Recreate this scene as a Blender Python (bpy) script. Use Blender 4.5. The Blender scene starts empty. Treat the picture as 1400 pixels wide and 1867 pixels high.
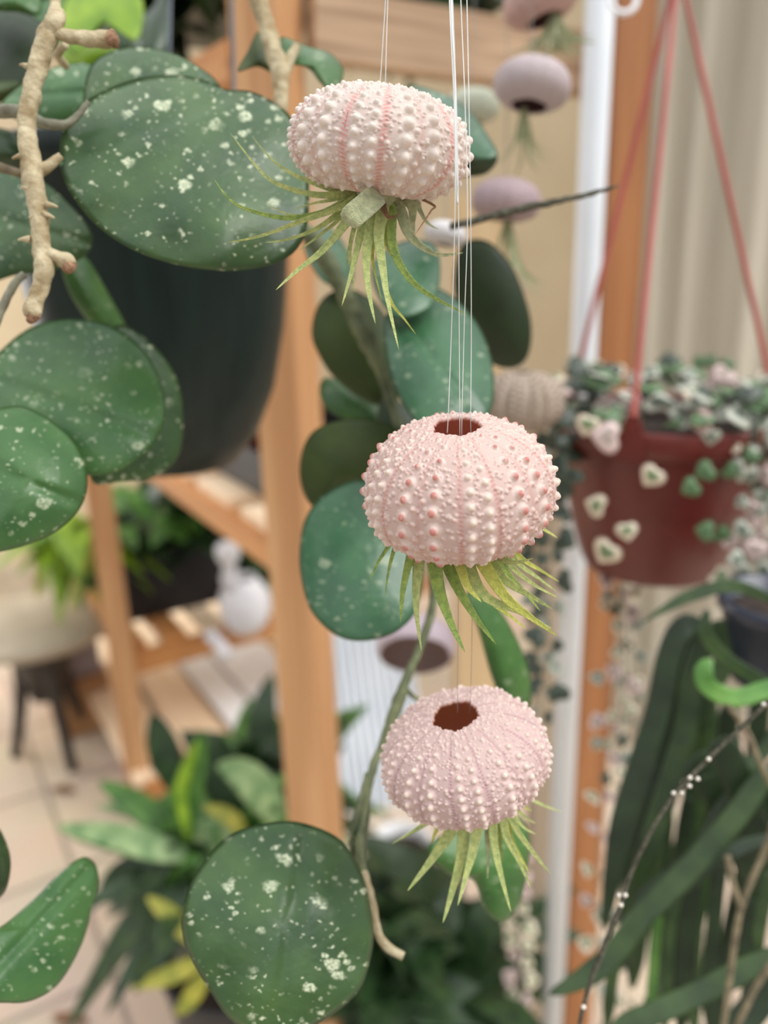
import bpy, math, random
import numpy as np
from mathutils import Vector, Matrix, noise

rnd = random.Random(7)
SC = bpy.context.scene
COL = SC.collection
F = 1500.0                      # focal length in pixels of the 1400x1867 frame
CX, CY = 700.0, 933.5
CAM_Z = 1.15

# ------------------------------------------------------------------ camera
up_c = Vector((-0.0867, 3.111, 1.0)).normalized()
fw = Vector((0, 0, -1))
y_c = (fw - up_c * fw.dot(up_c)).normalized()
x_c = y_c.cross(up_c).normalized()
C2W = Matrix((x_c, y_c, up_c))          # camera space -> world rotation
CAM = Vector((0, 0, CAM_Z))
cd = bpy.data.cameras.new('camera')
cam = bpy.data.objects.new('camera', cd)
COL.objects.link(cam)
cam.matrix_world = Matrix.Translation(CAM) @ C2W.to_4x4()
cd.sensor_fit = 'VERTICAL'
cd.sensor_height = 36.0
cd.lens = 36.0 * F / 1867.0
cd.clip_start = 0.01
cd.dof.use_dof = True
cd.dof.focus_distance = 0.222
cd.dof.aperture_fstop = 28.92 / 4.6
SC.camera = cam


def ray(px, py):
    return C2W @ Vector(((px - CX) / F, -(py - CY) / F, -1.0))


def P(px, py, d):               # point seen at a pixel, d metres along the lens axis
    return CAM + ray(px, py) * d


def G(px, py, z):               # point seen at a pixel, at a given height
    r = ray(px, py)
    return CAM + r * ((z - CAM_Z) / r.z)


def H(px, py, y):               # point seen at a pixel, at a given distance into the room
    r = ray(px, py)
    return CAM + r * (y / r.y)


# ------------------------------------------------------------------ materials
def lin(c):
    return tuple((v / 255 / 12.92) if v / 255 <= 0.04045 else ((v / 255 + 0.055) / 1.055) ** 2.4 for v in c[:3]) + (1.0,)


MATS = {}


def newmat(name):
    m = bpy.data.materials.new(name)
    m.use_nodes = True
    nt = m.node_tree
    b = nt.nodes['Principled BSDF']
    return m, nt, b


def N(nt, kind, **kw):
    n = nt.nodes.new(kind)
    for k, v in kw.items():
        if k in n.inputs:
            n.inputs[k].default_value = v
        else:
            setattr(n, k, v)
    return n


def mat(name, col, rough=0.5, col2=None, scale=20.0, bump=0.0, bscale=None, spec=0.5, sheen=0.0, stretch=None,
        trans=0.0, metallic=0.0, coord='Object'):
    m, nt, b = newmat(name)
    L = nt.links
    b.inputs['Roughness'].default_value = rough
    b.inputs['Specular IOR Level'].default_value = spec
    b.inputs['Metallic'].default_value = metallic
    if sheen:
        b.inputs['Sheen Weight'].default_value = sheen
    if trans:
        b.inputs['Transmission Weight'].default_value = trans
    tc = N(nt, 'ShaderNodeTexCoord')
    src = tc.outputs[coord]
    if stretch:
        mp = N(nt, 'ShaderNodeMapping')
        mp.inputs['Scale'].default_value = stretch
        L.new(src, mp.inputs['Vector'])
        src = mp.outputs[0]
    nz = N(nt, 'ShaderNodeTexNoise', Scale=scale, Detail=4.0)
    L.new(src, nz.inputs['Vector'])
    rp = N(nt, 'ShaderNodeValToRGB')
    c2 = col2 if col2 else tuple(v * 0.86 for v in col)
    rp.color_ramp.elements[0].position = 0.35
    rp.color_ramp.elements[1].position = 0.66
    rp.color_ramp.elements[0].color = lin(c2)
    rp.color_ramp.elements[1].color = lin(col)
    L.new(nz.outputs['Fac'], rp.inputs[0])
    L.new(rp.outputs[0], b.inputs['Base Color'])
    if bump:
        n2 = N(nt, 'ShaderNodeTexNoise', Scale=bscale or scale * 3, Detail=3.0)
        L.new(src, n2.inputs['Vector'])
        bp = N(nt, 'ShaderNodeBump', Strength=bump, Distance=0.001)
        L.new(n2.outputs['Fac'], bp.inputs['Height'])
        L.new(bp.outputs[0], b.inputs['Normal'])
    MATS[name] = m
    return m


def leafmat(name, col, col2, fleck=1.0, rough=0.38, fcol=(204, 212, 180), fscale=1.0, trans=0.12, coat=0.0):
    """leathery leaf: mottled green with irregular pale flecks; UVs are centimetres on the blade"""
    m, nt, b = newmat(name)
    L = nt.links
    b.inputs['Roughness'].default_value = rough
    b.inputs['Specular IOR Level'].default_value = 0.45
    uv = N(nt, 'ShaderNodeUVMap')
    n0 = N(nt, 'ShaderNodeTexNoise', Scale=0.45, Detail=3.0)
    L.new(uv.outputs[0], n0.inputs['Vector'])
    rp = N(nt, 'ShaderNodeValToRGB')
    rp.color_ramp.elements[0].position = 0.35
    rp.color_ramp.elements[1].position = 0.65
    rp.color_ramp.elements[0].color = lin(col2)
    rp.color_ramp.elements[1].color = lin(col)
    L.new(n0.outputs['Fac'], rp.inputs[0])
    out = rp.outputs[0]
    if fleck > 0:
        nd = N(nt, 'ShaderNodeTexNoise', Scale=5.0, Detail=3.0)
        L.new(uv.outputs[0], nd.inputs['Vector'])
        ad = N(nt, 'ShaderNodeVectorMath', operation='MULTIPLY_ADD')
        L.new(nd.outputs['Color'], ad.inputs[0])
        ad.inputs[1].default_value = (0.28, 0.28, 0)
        L.new(uv.outputs[0], ad.inputs[2])
        facs = []
        for sc, th, jit in ((1.15 * fscale, 0.30, (0, 0, 0)), (2.5 * fscale, 0.30, (3.7, 1.2, 0)), (4.6 * fscale, 0.26, (9.1, 5.2, 0))):
            mp = N(nt, 'ShaderNodeMapping')
            mp.inputs['Location'].default_value = jit
            mp.inputs['Scale'].default_value = (0.8, 1.15, 1)
            mp.inputs['Rotation'].default_value = (0, 0, 0.5)
            L.new(ad.outputs[0], mp.inputs['Vector'])
            vo = N(nt, 'ShaderNodeTexVoronoi', voronoi_dimensions='2D')
            vo.inputs['Scale'].default_value = sc
            L.new(mp.outputs[0], vo.inputs['Vector'])
            sx = N(nt, 'ShaderNodeSeparateColor')
            L.new(vo.outputs['Color'], sx.inputs[0])
            # per-cell radius: only some cells carry a fleck
            mr = N(nt, 'ShaderNodeMapRange')
            mr.inputs['From Min'].default_value = 0.45
            mr.inputs['From Max'].default_value = 1.0
            mr.inputs['To Min'].default_value = -0.05
            mr.inputs['To Max'].default_value = th
            mr.clamp = False
            L.new(sx.outputs[0], mr.inputs['Value'])
            sb = N(nt, 'ShaderNodeMath', operation='SUBTRACT')
            L.new(mr.outputs[0], sb.inputs[0])
            L.new(vo.outputs['Distance'], sb.inputs[1])
            ss = N(nt, 'ShaderNodeMapRange')
            ss.inputs['From Min'].default_value = 0.0
            ss.inputs['From Max'].default_value = 0.07
            ss.inputs['To Max'].default_value = fleck
            L.new(sb.outputs[0], ss.inputs['Value'])
            facs.append(ss.outputs[0])
        mx = N(nt, 'ShaderNodeMath', operation='MAXIMUM')
        L.new(facs[0], mx.inputs[0]); L.new(facs[1], mx.inputs[1])
        mx2 = N(nt, 'ShaderNodeMath', operation='MAXIMUM')
        L.new(mx.outputs[0], mx2.inputs[0]); L.new(facs[2], mx2.inputs[1])
        # patchy: break each fleck up and let whole areas go clear
        nb = N(nt, 'ShaderNodeTexNoise', Scale=0.7, Detail=2.0)
        L.new(uv.outputs[0], nb.inputs['Vector'])
        mb = N(nt, 'ShaderNodeMapRange')
        mb.inputs['From Min'].default_value = 0.38
        mb.inputs['From Max'].default_value = 0.56
        L.new(nb.outputs['Fac'], mb.inputs['Value'])
        ng = N(nt, 'ShaderNodeTexNoise', Scale=11.0, Detail=2.0)
        L.new(uv.outputs[0], ng.inputs['Vector'])
        mg = N(nt, 'ShaderNodeMapRange')
        mg.inputs['From Min'].default_value = 0.36
        mg.inputs['From Max'].default_value = 0.58
        mg.inputs['To Min'].default_value = 0.25
        L.new(ng.outputs['Fac'], mg.inputs['Value'])
        m1 = N(nt, 'ShaderNodeMath', operation='MULTIPLY')
        L.new(mx2.outputs[0], m1.inputs[0]); L.new(mb.outputs[0], m1.inputs[1])
        m2 = N(nt, 'ShaderNodeMath', operation='MULTIPLY')
        L.new(m1.outputs[0], m2.inputs[0]); L.new(mg.outputs[0], m2.inputs[1])
        mix = N(nt, 'ShaderNodeMix', data_type='RGBA')
        L.new(m2.outputs[0], mix.inputs['Factor'])
        L.new(out, mix.inputs['A'])
        mix.inputs['B'].default_value = lin(fcol)
        out = mix.outputs['Result']
    L.new(out, b.inputs['Base Color'])
    nn = N(nt, 'ShaderNodeTexNoise', Scale=3.0, Detail=3.0)
    L.new(uv.outputs[0], nn.inputs['Vector'])
    bp = N(nt, 'ShaderNodeBump', Strength=0.25, Distance=0.0012)
    L.new(nn.outputs['Fac'], bp.inputs['Height'])
    L.new(bp.outputs[0], b.inputs['Normal'])
    if trans:
        tr = N(nt, 'ShaderNodeBsdfTranslucent')
        tr.inputs['Color'].default_value = lin(tuple(min(255, v * 1.5) for v in col))
        ms = N(nt, 'ShaderNodeMixShader')
        ms.inputs[0].default_value = trans
        L.new(b.outputs[0], ms.inputs[1]); L.new(tr.outputs[0], ms.inputs[2])
        L.new(ms.outputs[0], nt.nodes['Material Output'].inputs[0])
    MATS[name] = m
    return m


def wood(name, c1, c2, axis=(1, 1, 0.05), scale=60.0):
    m, nt, b = newmat(name)
    L = nt.links
    b.inputs['Roughness'].default_value = 0.55
    tc = N(nt, 'ShaderNodeTexCoord')
    mp = N(nt, 'ShaderNodeMapping')
    mp.inputs['Scale'].default_value = axis
    L.new(tc.outputs['Object'], mp.inputs['Vector'])
    n1 = N(nt, 'ShaderNodeTexNoise', Scale=scale, Detail=6.0, Distortion=0.6)
    L.new(mp.outputs[0], n1.inputs['Vector'])
    rp = N(nt, 'ShaderNodeValToRGB')
    rp.color_ramp.elements[0].position = 0.3
    rp.color_ramp.elements[1].position = 0.7
    rp.color_ramp.elements[0].color = lin(c2)
    rp.color_ramp.elements[1].color = lin(c1)
    L.new(n1.outputs['Fac'], rp.inputs[0])
    vo = N(nt, 'ShaderNodeTexVoronoi', Scale=9.0)
    mp2 = N(nt, 'ShaderNodeMapping')
    mp2.inputs['Scale'].default_value = tuple(max(a, 0.5) for a in axis)
    L.new(tc.outputs['Object'], mp2.inputs['Vector'])
    L.new(mp2.outputs[0], vo.inputs['Vector'])
    mr = N(nt, 'ShaderNodeMapRange')
    mr.inputs['From Min'].default_value = 0.03
    mr.inputs['From Max'].default_value = 0.09
    mr.inputs['To Min'].default_value = 0.6
    mr.inputs['To Max'].default_value = 0.0
    L.new(vo.outputs['Distance'], mr.inputs['Value'])
    mix = N(nt, 'ShaderNodeMix', data_type='RGBA')
    L.new(mr.outputs[0], mix.inputs['Factor'])
    L.new(rp.outputs[0], mix.inputs['A'])
    mix.inputs['B'].default_value = lin(tuple(v * 0.45 for v in c2))
    L.new(mix.outputs['Result'], b.inputs['Base Color'])
    bp = N(nt, 'ShaderNodeBump', Strength=0.2, Distance=0.001)
    L.new(n1.outputs['Fac'], bp.inputs['Height'])
    L.new(bp.outputs[0], b.inputs['Normal'])
    MATS[name] = m
    return m


def shellmat(name, rough=0.55):
    m, nt, b = newmat(name)
    L = nt.links
    at = N(nt, 'ShaderNodeAttribute', attribute_name='Col')
    L.new(at.outputs['Color'], b.inputs['Base Color'])
    b.inputs['Roughness'].default_value = rough
    b.inputs['Specular IOR Level'].default_value = 0.35
    tr = N(nt, 'ShaderNodeBsdfTranslucent')
    L.new(at.outputs['Color'], tr.inputs['Color'])
    ms = N(nt, 'ShaderNodeMixShader')
    ms.inputs[0].default_value = 0.3
    L.new(b.outputs[0], ms.inputs[1]); L.new(tr.outputs[0], ms.inputs[2])
    L.new(ms.outputs[0], nt.nodes['Material Output'].inputs[0])
    tc = N(nt, 'ShaderNodeTexCoord')
    nz = N(nt, 'ShaderNodeTexNoise', Scale=1400.0, Detail=3.0)
    L.new(tc.outputs['Object'], nz.inputs['Vector'])
    bp = N(nt, 'ShaderNodeBump', Strength=0.35, Distance=0.0003)
    L.new(nz.outputs['Fac'], bp.inputs['Height'])
    L.new(bp.outputs[0], b.inputs['Normal'])
    MATS[name] = m
    return m


M = MATS
shellmat('urchin_shell')
leafmat('hoya_leaf', (70, 98, 54), (48, 76, 44))
leafmat('hoya_leaf_soft', (74, 112, 60), (54, 92, 50), fleck=0.7, fscale=1.0)
leafmat('hoya_leaf_blue', (62, 102, 70), (42, 80, 54), fleck=0.4, rough=0.3, trans=0.05)
leafmat('hoya_leaf_dark', (44, 68, 34), (30, 52, 26), fleck=0.25)
leafmat('hoya_leaf_plain', (72, 112, 52), (50, 88, 40), fleck=0.25)
leafmat('hoya_underside', (72, 88, 40), (54, 70, 30), fleck=0.0, rough=0.5, trans=0.25)
leafmat('hoya_underside_dark', (38, 56, 26), (28, 44, 20), fleck=0.0, rough=0.5, trans=0.1)
leafmat('lime_leaf', (150, 180, 50), (92, 130, 30), fleck=0.0, trans=0.3)
leafmat('mid_leaf', (96, 140, 62), (50, 92, 40), fleck=0.0, trans=0.2)
leafmat('deep_leaf', (48, 74, 38), (24, 44, 26), fleck=0.0, rough=0.35, trans=0.05)
leafmat('pale_leaf', (160, 184, 130), (88, 128, 76), fleck=0.0, trans=0.1)
leafmat('yellow_leaf', (176, 170, 70), (120, 130, 50), fleck=0.0, trans=0.2)
leafmat('cactus_stem', (62, 84, 44), (38, 58, 30), fleck=0.0, rough=0.35, trans=0.08)
leafmat('cactus_stem_dark', (40, 58, 32), (26, 40, 22), fleck=0.0, rough=0.4, trans=0.04)
leafmat('cactus_stem_light', (112, 158, 78), (76, 124, 56), fleck=0.0, rough=0.35, trans=0.1)
mat('air_leaf', (196, 204, 124), 0.6, (156, 172, 100), 700, 0.7, 2600, sheen=0.4)
mat('air_leaf_grey', (184, 188, 142), 0.65, (146, 154, 112), 600, 0.7, 2600, sheen=0.5)
mat('air_leaf_green', (160, 182, 84), 0.6, (120, 146, 66), 600, 0.7, 2600, sheen=0.35)
mat('air_leaf_yellow', (212, 214, 104), 0.6, (178, 184, 82), 600, 0.6, 2600, sheen=0.3)
mat('dry_leaf', (150, 112, 80), 0.8, (110, 80, 56), 500, 0.6, 1500)
mat('bark', (196, 184, 152), 0.85, (150, 132, 98), 170, 0.8, 520)
mat('bark_cut', (172, 136, 106), 0.9, (122, 88, 66), 900, 0.9, 1500)
mat('grey_stem', (150, 150, 130), 0.7, (104, 100, 84), 160, 0.5, 500)
mat('brown_stem', (134, 122, 96), 0.8, (92, 82, 62), 150, 0.5, 500)
mat('green_stem', (112, 118, 84), 0.7, (78, 86, 58), 150, 0.4, 500)
mat('twig', (96, 94, 78), 0.9, (60, 58, 46), 500, 0.9, 1600)
mat('nylon', (226, 228, 226), 0.15, (206, 208, 206), 50, spec=0.8)
mat('nylon_thin', (150, 144, 136), 0.3, (120, 114, 108), 50, spec=0.5)
mat('pot_dark_green', (26, 40, 36), 0.4, (18, 30, 28), 14, spec=0.25, stretch=(6, 6, 0.4))
mat('wire', (92, 102, 108), 0.4, (74, 82, 90), 30, metallic=0.3)
mat('black_plastic', (26, 27, 31), 0.4, (18, 18, 22), 20)
mat('slate_plastic', (52, 60, 76), 0.3, (34, 40, 54), 20, bump=0.2, bscale=60)
mat('terracotta_plastic', (104, 37, 30), 0.36, (90, 31, 26), 16)
mat('terracotta_strap', (172, 84, 76), 0.4, (152, 70, 63), 16)
mat('clay_pot', (150, 62, 40), 0.6, (120, 48, 32), 20)
wood('pine_post', (208, 162, 116), (180, 130, 86))
wood('pine_beam', (204, 174, 142), (150, 118, 90), axis=(0.06, 0.8, 1.6), scale=70)
wood('pine_rail', (204, 146, 88), (178, 118, 68), axis=(0.05, 1, 1), scale=60)
wood('pine_slat', (248, 226, 196), (234, 204, 168), axis=(0.05, 1, 1), scale=50)
wood('orange_post', (172, 116, 70), (140, 88, 50))
wood('pale_board', (214, 188, 148), (192, 162, 120))
wood('grey_board', (176, 160, 138), (150, 132, 112))
mat('white_paint', (224, 230, 236), 0.35, (214, 220, 226), 8)
mat('white_ceramic', (226, 226, 230), 0.25, (214, 214, 220), 10)
mat('white_plastic', (236, 240, 244), 0.35, (224, 230, 236), 6)
mat('bright_white', (240, 242, 244), 0.35, (232, 234, 236), 6)
mat('wall_paint', (198, 182, 152), 0.85, (186, 168, 138), 3, bump=0.1, bscale=60)
mat('curtain_cloth', (190, 184, 168), 0.7, (172, 164, 148), 4, stretch=(8, 8, 0.4), bump=0.1)
mat('grey_metal', (120, 122, 124), 0.45, (100, 102, 104), 10)
mat('stone_top', (178, 166, 146), 0.5, (158, 146, 126), 12)
mat('iron_dark', (46, 40, 36), 0.5, (34, 30, 28), 30)
mat('soil', (62, 48, 40), 0.95, (34, 26, 22), 120, 0.8)
mat('box_wood', (176, 132, 88), 0.6, (146, 104, 66), 12)
mat('box_lilac', (150, 138, 140), 0.6, (132, 120, 124), 12)
mat('seed_white', (232, 226, 214), 0.6)


def heartmat(name, cin, cedge, e0=0.45, e1=0.75):
    m, nt, b = newmat(name)
    L = nt.links
    uv = N(nt, 'ShaderNodeUVMap')
    sx = N(nt, 'ShaderNodeSeparateXYZ')
    L.new(uv.outputs[0], sx.inputs[0])
    nz = N(nt, 'ShaderNodeTexNoise', Scale=4.0, Detail=2.0)
    L.new(uv.outputs[0], nz.inputs['Vector'])
    ad = N(nt, 'ShaderNodeMath', operation='MULTIPLY_ADD')
    L.new(nz.outputs['Fac'], ad.inputs[0])
    ad.inputs[1].default_value = 0.35
    L.new(sx.outputs[0], ad.inputs[2])
    rp = N(nt, 'ShaderNodeValToRGB')
    rp.color_ramp.elements[0].position = e0 + 0.15
    rp.color_ramp.elements[1].position = e1 + 0.15
    rp.color_ramp.elements[0].color = lin(cin)
    rp.color_ramp.elements[1].color = lin(cedge)
    L.new(ad.outputs[0], rp.inputs[0])
    L.new(rp.outputs[0], b.inputs['Base Color'])
    b.inputs['Roughness'].default_value = 0.42
    MATS[name] = m


heartmat('heart_pale', (104, 122, 84), (226, 210, 190))
heartmat('heart_green', (74, 104, 66), (94, 122, 84))
heartmat('heart_dark', (44, 56, 46), (72, 84, 70))
heartmat('heart_silver', (74, 90, 74), (186, 188, 174), 0.3, 0.8)
heartmat('heart_pink', (150, 134, 124), (214, 190, 186))


# ------------------------------------------------------------------ object helpers
def tag(o, label=None, cat=None, group=None, kind=None):
    if label: o['label'] = label
    if cat: o['category'] = cat
    if group: o['group'] = group
    if kind: o['kind'] = kind
    return o


def thing(name, label, cat, loc, group=None):
    o = bpy.data.objects.new(name, None)
    o.empty_display_size = 0.02
    COL.objects.link(o)
    o.location = loc
    return tag(o, label, cat, group)


class MB:
    def __init__(s):
        s.v, s.f, s.uv = [], [], []

    def add(s, vs, fs, uvs=None):
        o = len(s.v)
        s.v += [tuple(p) for p in vs]
        s.uv += list(uvs) if uvs else [(p[0] * 100, p[2] * 100) for p in vs]
        s.f += [tuple(i + o for i in f) for f in fs]
        return s

    def build(s, name, m, parent=None, loc=None, smooth=True, origin=None):
        me = bpy.data.meshes.new(name)
        base = Vector((0, 0, 0))
        if parent is not None:
            q = parent
            while q is not None:
                base = base + q.location
                q = q.parent
        if origin is not None:
            off = Vector(origin)
        else:
            off = base
        me.from_pydata([(p[0] - off[0], p[1] - off[1], p[2] - off[2]) for p in s.v], [], s.f)
        ul = me.uv_layers.new(name='UVMap')
        li = np.empty(len(me.loops), dtype=np.int32)
        me.loops.foreach_get('vertex_index', li)
        uva = np.array(s.uv, dtype=np.float32)[li].ravel()
        ul.data.foreach_set('uv', uva)
        me.polygons.foreach_set('use_smooth', [smooth] * len(me.polygons))
        me.materials.append(MATS[m] if isinstance(m, str) else m)
        me.update()
        o = bpy.data.objects.new(name, me)
        COL.objects.link(o)
        if parent is not None:
            o.parent = parent
        if origin is not None:
            o.location = Vector(origin) - base
        return o


def crom(pts, n, closed=False):
    """Catmull-Rom resample; pts are tuples of any length"""
    pts = [tuple(p) for p in pts]
    k = len(pts)
    out = []
    segs = k if closed else k - 1
    for i in range(n):
        t = i / n * segs if closed else i / (n - 1) * segs
        s = min(int(t), segs - 1)
        u = t - s
        def g(j):
            if closed:
                return pts[j % k]
            return pts[max(0, min(k - 1, j))]
        a, b, c, d = g(s - 1), g(s), g(s + 1), g(s + 2)
        out.append(tuple(0.5 * (2 * b[q] + (c[q] - a[q]) * u + (2 * a[q] - 5 * b[q] + 4 * c[q] - d[q]) * u * u +
                                (3 * b[q] - a[q] - 3 * c[q] + d[q]) * u ** 3) for q in range(len(b))))
    return out


def tube(mb, pts, n=None, seg=10, rough=0.0, closed=False):
    """pts: (x,y,z,r) control points"""
    n = n or max(8, len(pts) * 5)
    c = crom(pts, n)
    ctr = [Vector(p[:3]) for p in c]
    vs, fs, uvs = [], [], []
    prev = None
    run = 0
    for i, p in enumerate(c):
        t = (ctr[min(i + 1, n - 1)] - ctr[max(i - 1, 0)]).normalized()
        if prev is None:
            a = t.orthogonal().normalized()
        else:
            a = (prev - t * prev.dot(t)).normalized()
        prev = a
        b = t.cross(a)
        if i: run += (ctr[i] - ctr[i - 1]).length
        for j in range(seg):
            an = 2 * math.pi * j / seg
            r = max(p[3], 1e-5)
            if rough:
                r *= 1 + rough * (noise.noise(Vector((ctr[i].x * 300 + math.cos(an), ctr[i].y * 300 + math.sin(an), ctr[i].z * 300))))
            vs.append(ctr[i] + (a * math.cos(an) + b * math.sin(an)) * r)
            uvs.append((run * 100, j / seg))
    for i in range(n - 1):
        for j in range(seg):
            fs.append((i * seg + j, i * seg + (j + 1) % seg, (i + 1) * seg + (j + 1) % seg, (i + 1) * seg + j))
    fs.append(tuple(range(seg))[::-1])
    fs.append(tuple((n - 1) * seg + j for j in range(seg)))
    mb.add(vs, fs, uvs)
    return mb


def ptube(pxpts, d, rscale=1.0):
    """pixel tube: (px,py,rpx[,d]) -> world control points"""
    out = []
    for q in pxpts:
        dd = q[3] if len(q) > 3 else d
        p = P(q[0], q[1], dd)
        out.append((p.x, p.y, p.z, q[2] * dd / F * rscale))
    return out


def blade(mb, pts, w0, thick=0.3, curl=0.35, n=18, prof='spike', facing=None, twist=0.0):
    """tapered leaf along 3-D pts; facing = direction its face looks to"""
    c = [Vector(p) for p in crom(pts, n)]
    vs, fs, uvs = [], [], []
    seg = 10
    run = 0
    for i in range(n):
        t = i / (n - 1)
        tan = (c[min(i + 1, n - 1)] - c[max(i - 1, 0)]).normalized()
        fc = facing if facing is not None else (CAM - c[i]).normalized()
        side = tan.cross(fc)
        if side.length < 1e-4: side = tan.orthogonal()
        side.normalize()
        nn = side.cross(tan).normalized()
        if twist:
            rot = Matrix.Rotation(twist * t, 3, tan)
            side = rot @ side; nn = rot @ nn
        if prof == 'spike':
            w = w0 * (0.75 + 0.25 * min(1, t / 0.15)) * (1 - t) ** 0.75
        elif prof == 'lance':
            w = w0 * (max(0.0, math.sin(math.pi * min(1, t * 0.92 + 0.08)))) ** 0.8
        elif prof == 'strap':
            w = w0 * min(1, (t + 0.03) / 0.12) ** 0.5 * min(1, (1 - t) / 0.22) ** 0.6
        else:
            w = w0 * (math.sqrt(max(0, 1 - (2 * t - 1) ** 2)))
        w = max(w, w0 * 0.02) * 0.5
        if i: run += (c[i] - c[i - 1]).length
        for j in range(seg):
            an = 2 * math.pi * j / seg
            x = math.cos(an)
            y = math.sin(an) * thick + curl * (x * x - 0.4)
            vs.append(c[i] + side * (x * w) + nn * (y * w))
            uvs.append((run * 100, x * w * 100))
    for i in range(n - 1):
        for j in range(seg):
            fs.append((i * seg + j, i * seg + (j + 1) % seg, (i + 1) * seg + (j + 1) % seg, (i + 1) * seg + j))
    fs.append(tuple(range(seg))[::-1])
    fs.append(tuple((n - 1) * seg + j for j in range(seg)))
    mb.add(vs, fs, uvs)
    return mb


def traced_leaf(name, outline, d, parent, m, gx=0.0, gy=0.0, bulge=0.006, rib=None, ripple=0.0, th=0.0011, seed=0):
    """leathery leaf with its own outline, distance, tilt (gx, gy metres per 100 px), doming and thickness"""
    K, R = 80, 14
    ol = crom(outline, K, True)
    cx = sum(p[0] for p in ol) / K
    cy = sum(p[1] for p in ol) / K
    span = max(max(p[0] for p in ol) - min(p[0] for p in ol), max(p[1] for p in ol) - min(p[1] for p in ol)) / 2

    def depth(x, y, s):
        dd = d + gx * (x - cx) / 100 + gy * (y - cy) / 100 + bulge * s * s
        if rib:
            (ax, ay), (bx, by) = rib
            lx, ly = bx - ax, by - ay
            ll = math.hypot(lx, ly)
            e = ((x - ax) * ly - (y - ay) * lx) / ll
            dd += 0.0016 * math.exp(-(e / (span * 0.07)) ** 2) - 0.0012 * math.exp(-(e / (span * 0.45)) ** 2)
        if ripple:
            dd += ripple * s * noise.noise(Vector((x / 90 + seed, y / 90, seed)))
        return dd
    vs, uvs, fs = [], [], []

    def uvof(x, y, dd):
        return ((x - cx) * d / F * 100 + seed * 3.1, (y - cy) * d / F * 100 + seed * 1.7)
    for side in (0, 1):
        dd = depth(cx, cy, 0)
        vs.append(P(cx, cy, dd + (th if side else 0))); uvs.append(uvof(cx, cy, dd))
        for r in range(1, R + 1):
            s = (r / R) ** 0.8
            for k in range(K):
                x = cx + (ol[k][0] - cx) * s
                y = cy + (ol[k][1] - cy) * s
                dd = depth(x, y, s)
                e = th * 0.5 * max(0, (s - 0.9) / 0.1) ** 2
                vs.append(P(x, y, dd + (th - e if side else e))); uvs.append(uvof(x, y, dd))
    o2 = 1 + R * K
    for off, flip in ((0, False), (o2, True)):
        for k in range(K):
            f = (off, off + 1 + k, off + 1 + (k + 1) % K)
            fs.append(f if not flip else f[::-1])
        for r in range(R - 1):
            for k in range(K):
                a = off + 1 + r * K + k; b = off + 1 + r * K + (k + 1) % K
                f = (a, b, b + K, a + K)
                fs.append(f[::-1] if not flip else f)
    for k in range(K):
        a = 1 + (R - 1) * K + k; b = 1 + (R - 1) * K + (k + 1) % K
        fs.append((a, b, b + o2, a + o2))
    mb = MB().add(vs, fs, uvs)
    return mb.build(name, m, parent)


def box(mb, c, ax, ay, az, bevel=0.0):
    """box from a centre and three half-axis vectors, with chamfered long edges"""
    c = Vector(c); ax, ay, az = Vector(ax), Vector(ay), Vector(az)
    if bevel <= 0:
        vs = [c + ax * i + ay * j + az * k for k in (-1, 1) for j in (-1, 1) for i in (-1, 1)]
        fs = [(0, 2, 3, 1), (4, 5, 7, 6), (0, 1, 5, 4), (2, 6, 7, 3), (0, 4, 6, 2), (1, 3, 7, 5)]
        mb.add(vs, fs)
        return mb
    bx = 1 - bevel / ax.length; by = 1 - bevel / ay.length
    ring = [(bx, -1), (1, -by), (1, by), (bx, 1), (-bx, 1), (-1, by), (-1, -by), (-bx, -1)]
    vs = []
    for k in (-1, 1):
        for (i, j) in ring:
            vs.append(c + ax * i + ay * j + az * k)
    fs = [(q, (q + 1) % 8, 8 + (q + 1) % 8, 8 + q) for q in range(8)]
    fs.append(tuple(range(8))[::-1]); fs.append(tuple(range(8, 16)))
    mb.add(vs, fs)
    return mb


def lathe(mb, c, prof, seg=48, axis=None):
    """prof: (r, h) from c, closed loop not needed; axis up by default"""
    c = Vector(c)
    rot = Vector((0, 0, 1)).rotation_difference(Vector(axis)).to_matrix() if axis is not None else Matrix.Identity(3)
    vs, fs, uvs = [], [], []
    for i, (r, h) in enumerate(prof):
        for j in range(seg):
            a = 2 * math.pi * j / seg
            vs.append(c + rot @ Vector((max(r, 1e-5) * math.cos(a), max(r, 1e-5) * math.sin(a), h)))
            uvs.append((j / seg, h * 100))
    for i in range(len(prof) - 1):
        for j in range(seg):
            fs.append((i * seg + j, i * seg + (j + 1) % seg, (i + 1) * seg + (j + 1) % seg, (i + 1) * seg + j))
    mb.add(vs, fs, uvs)
    return mb


# ------------------------------------------------------------------ sea urchin shell
def c3(c):
    return np.array(lin(c)[:3])


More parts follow.
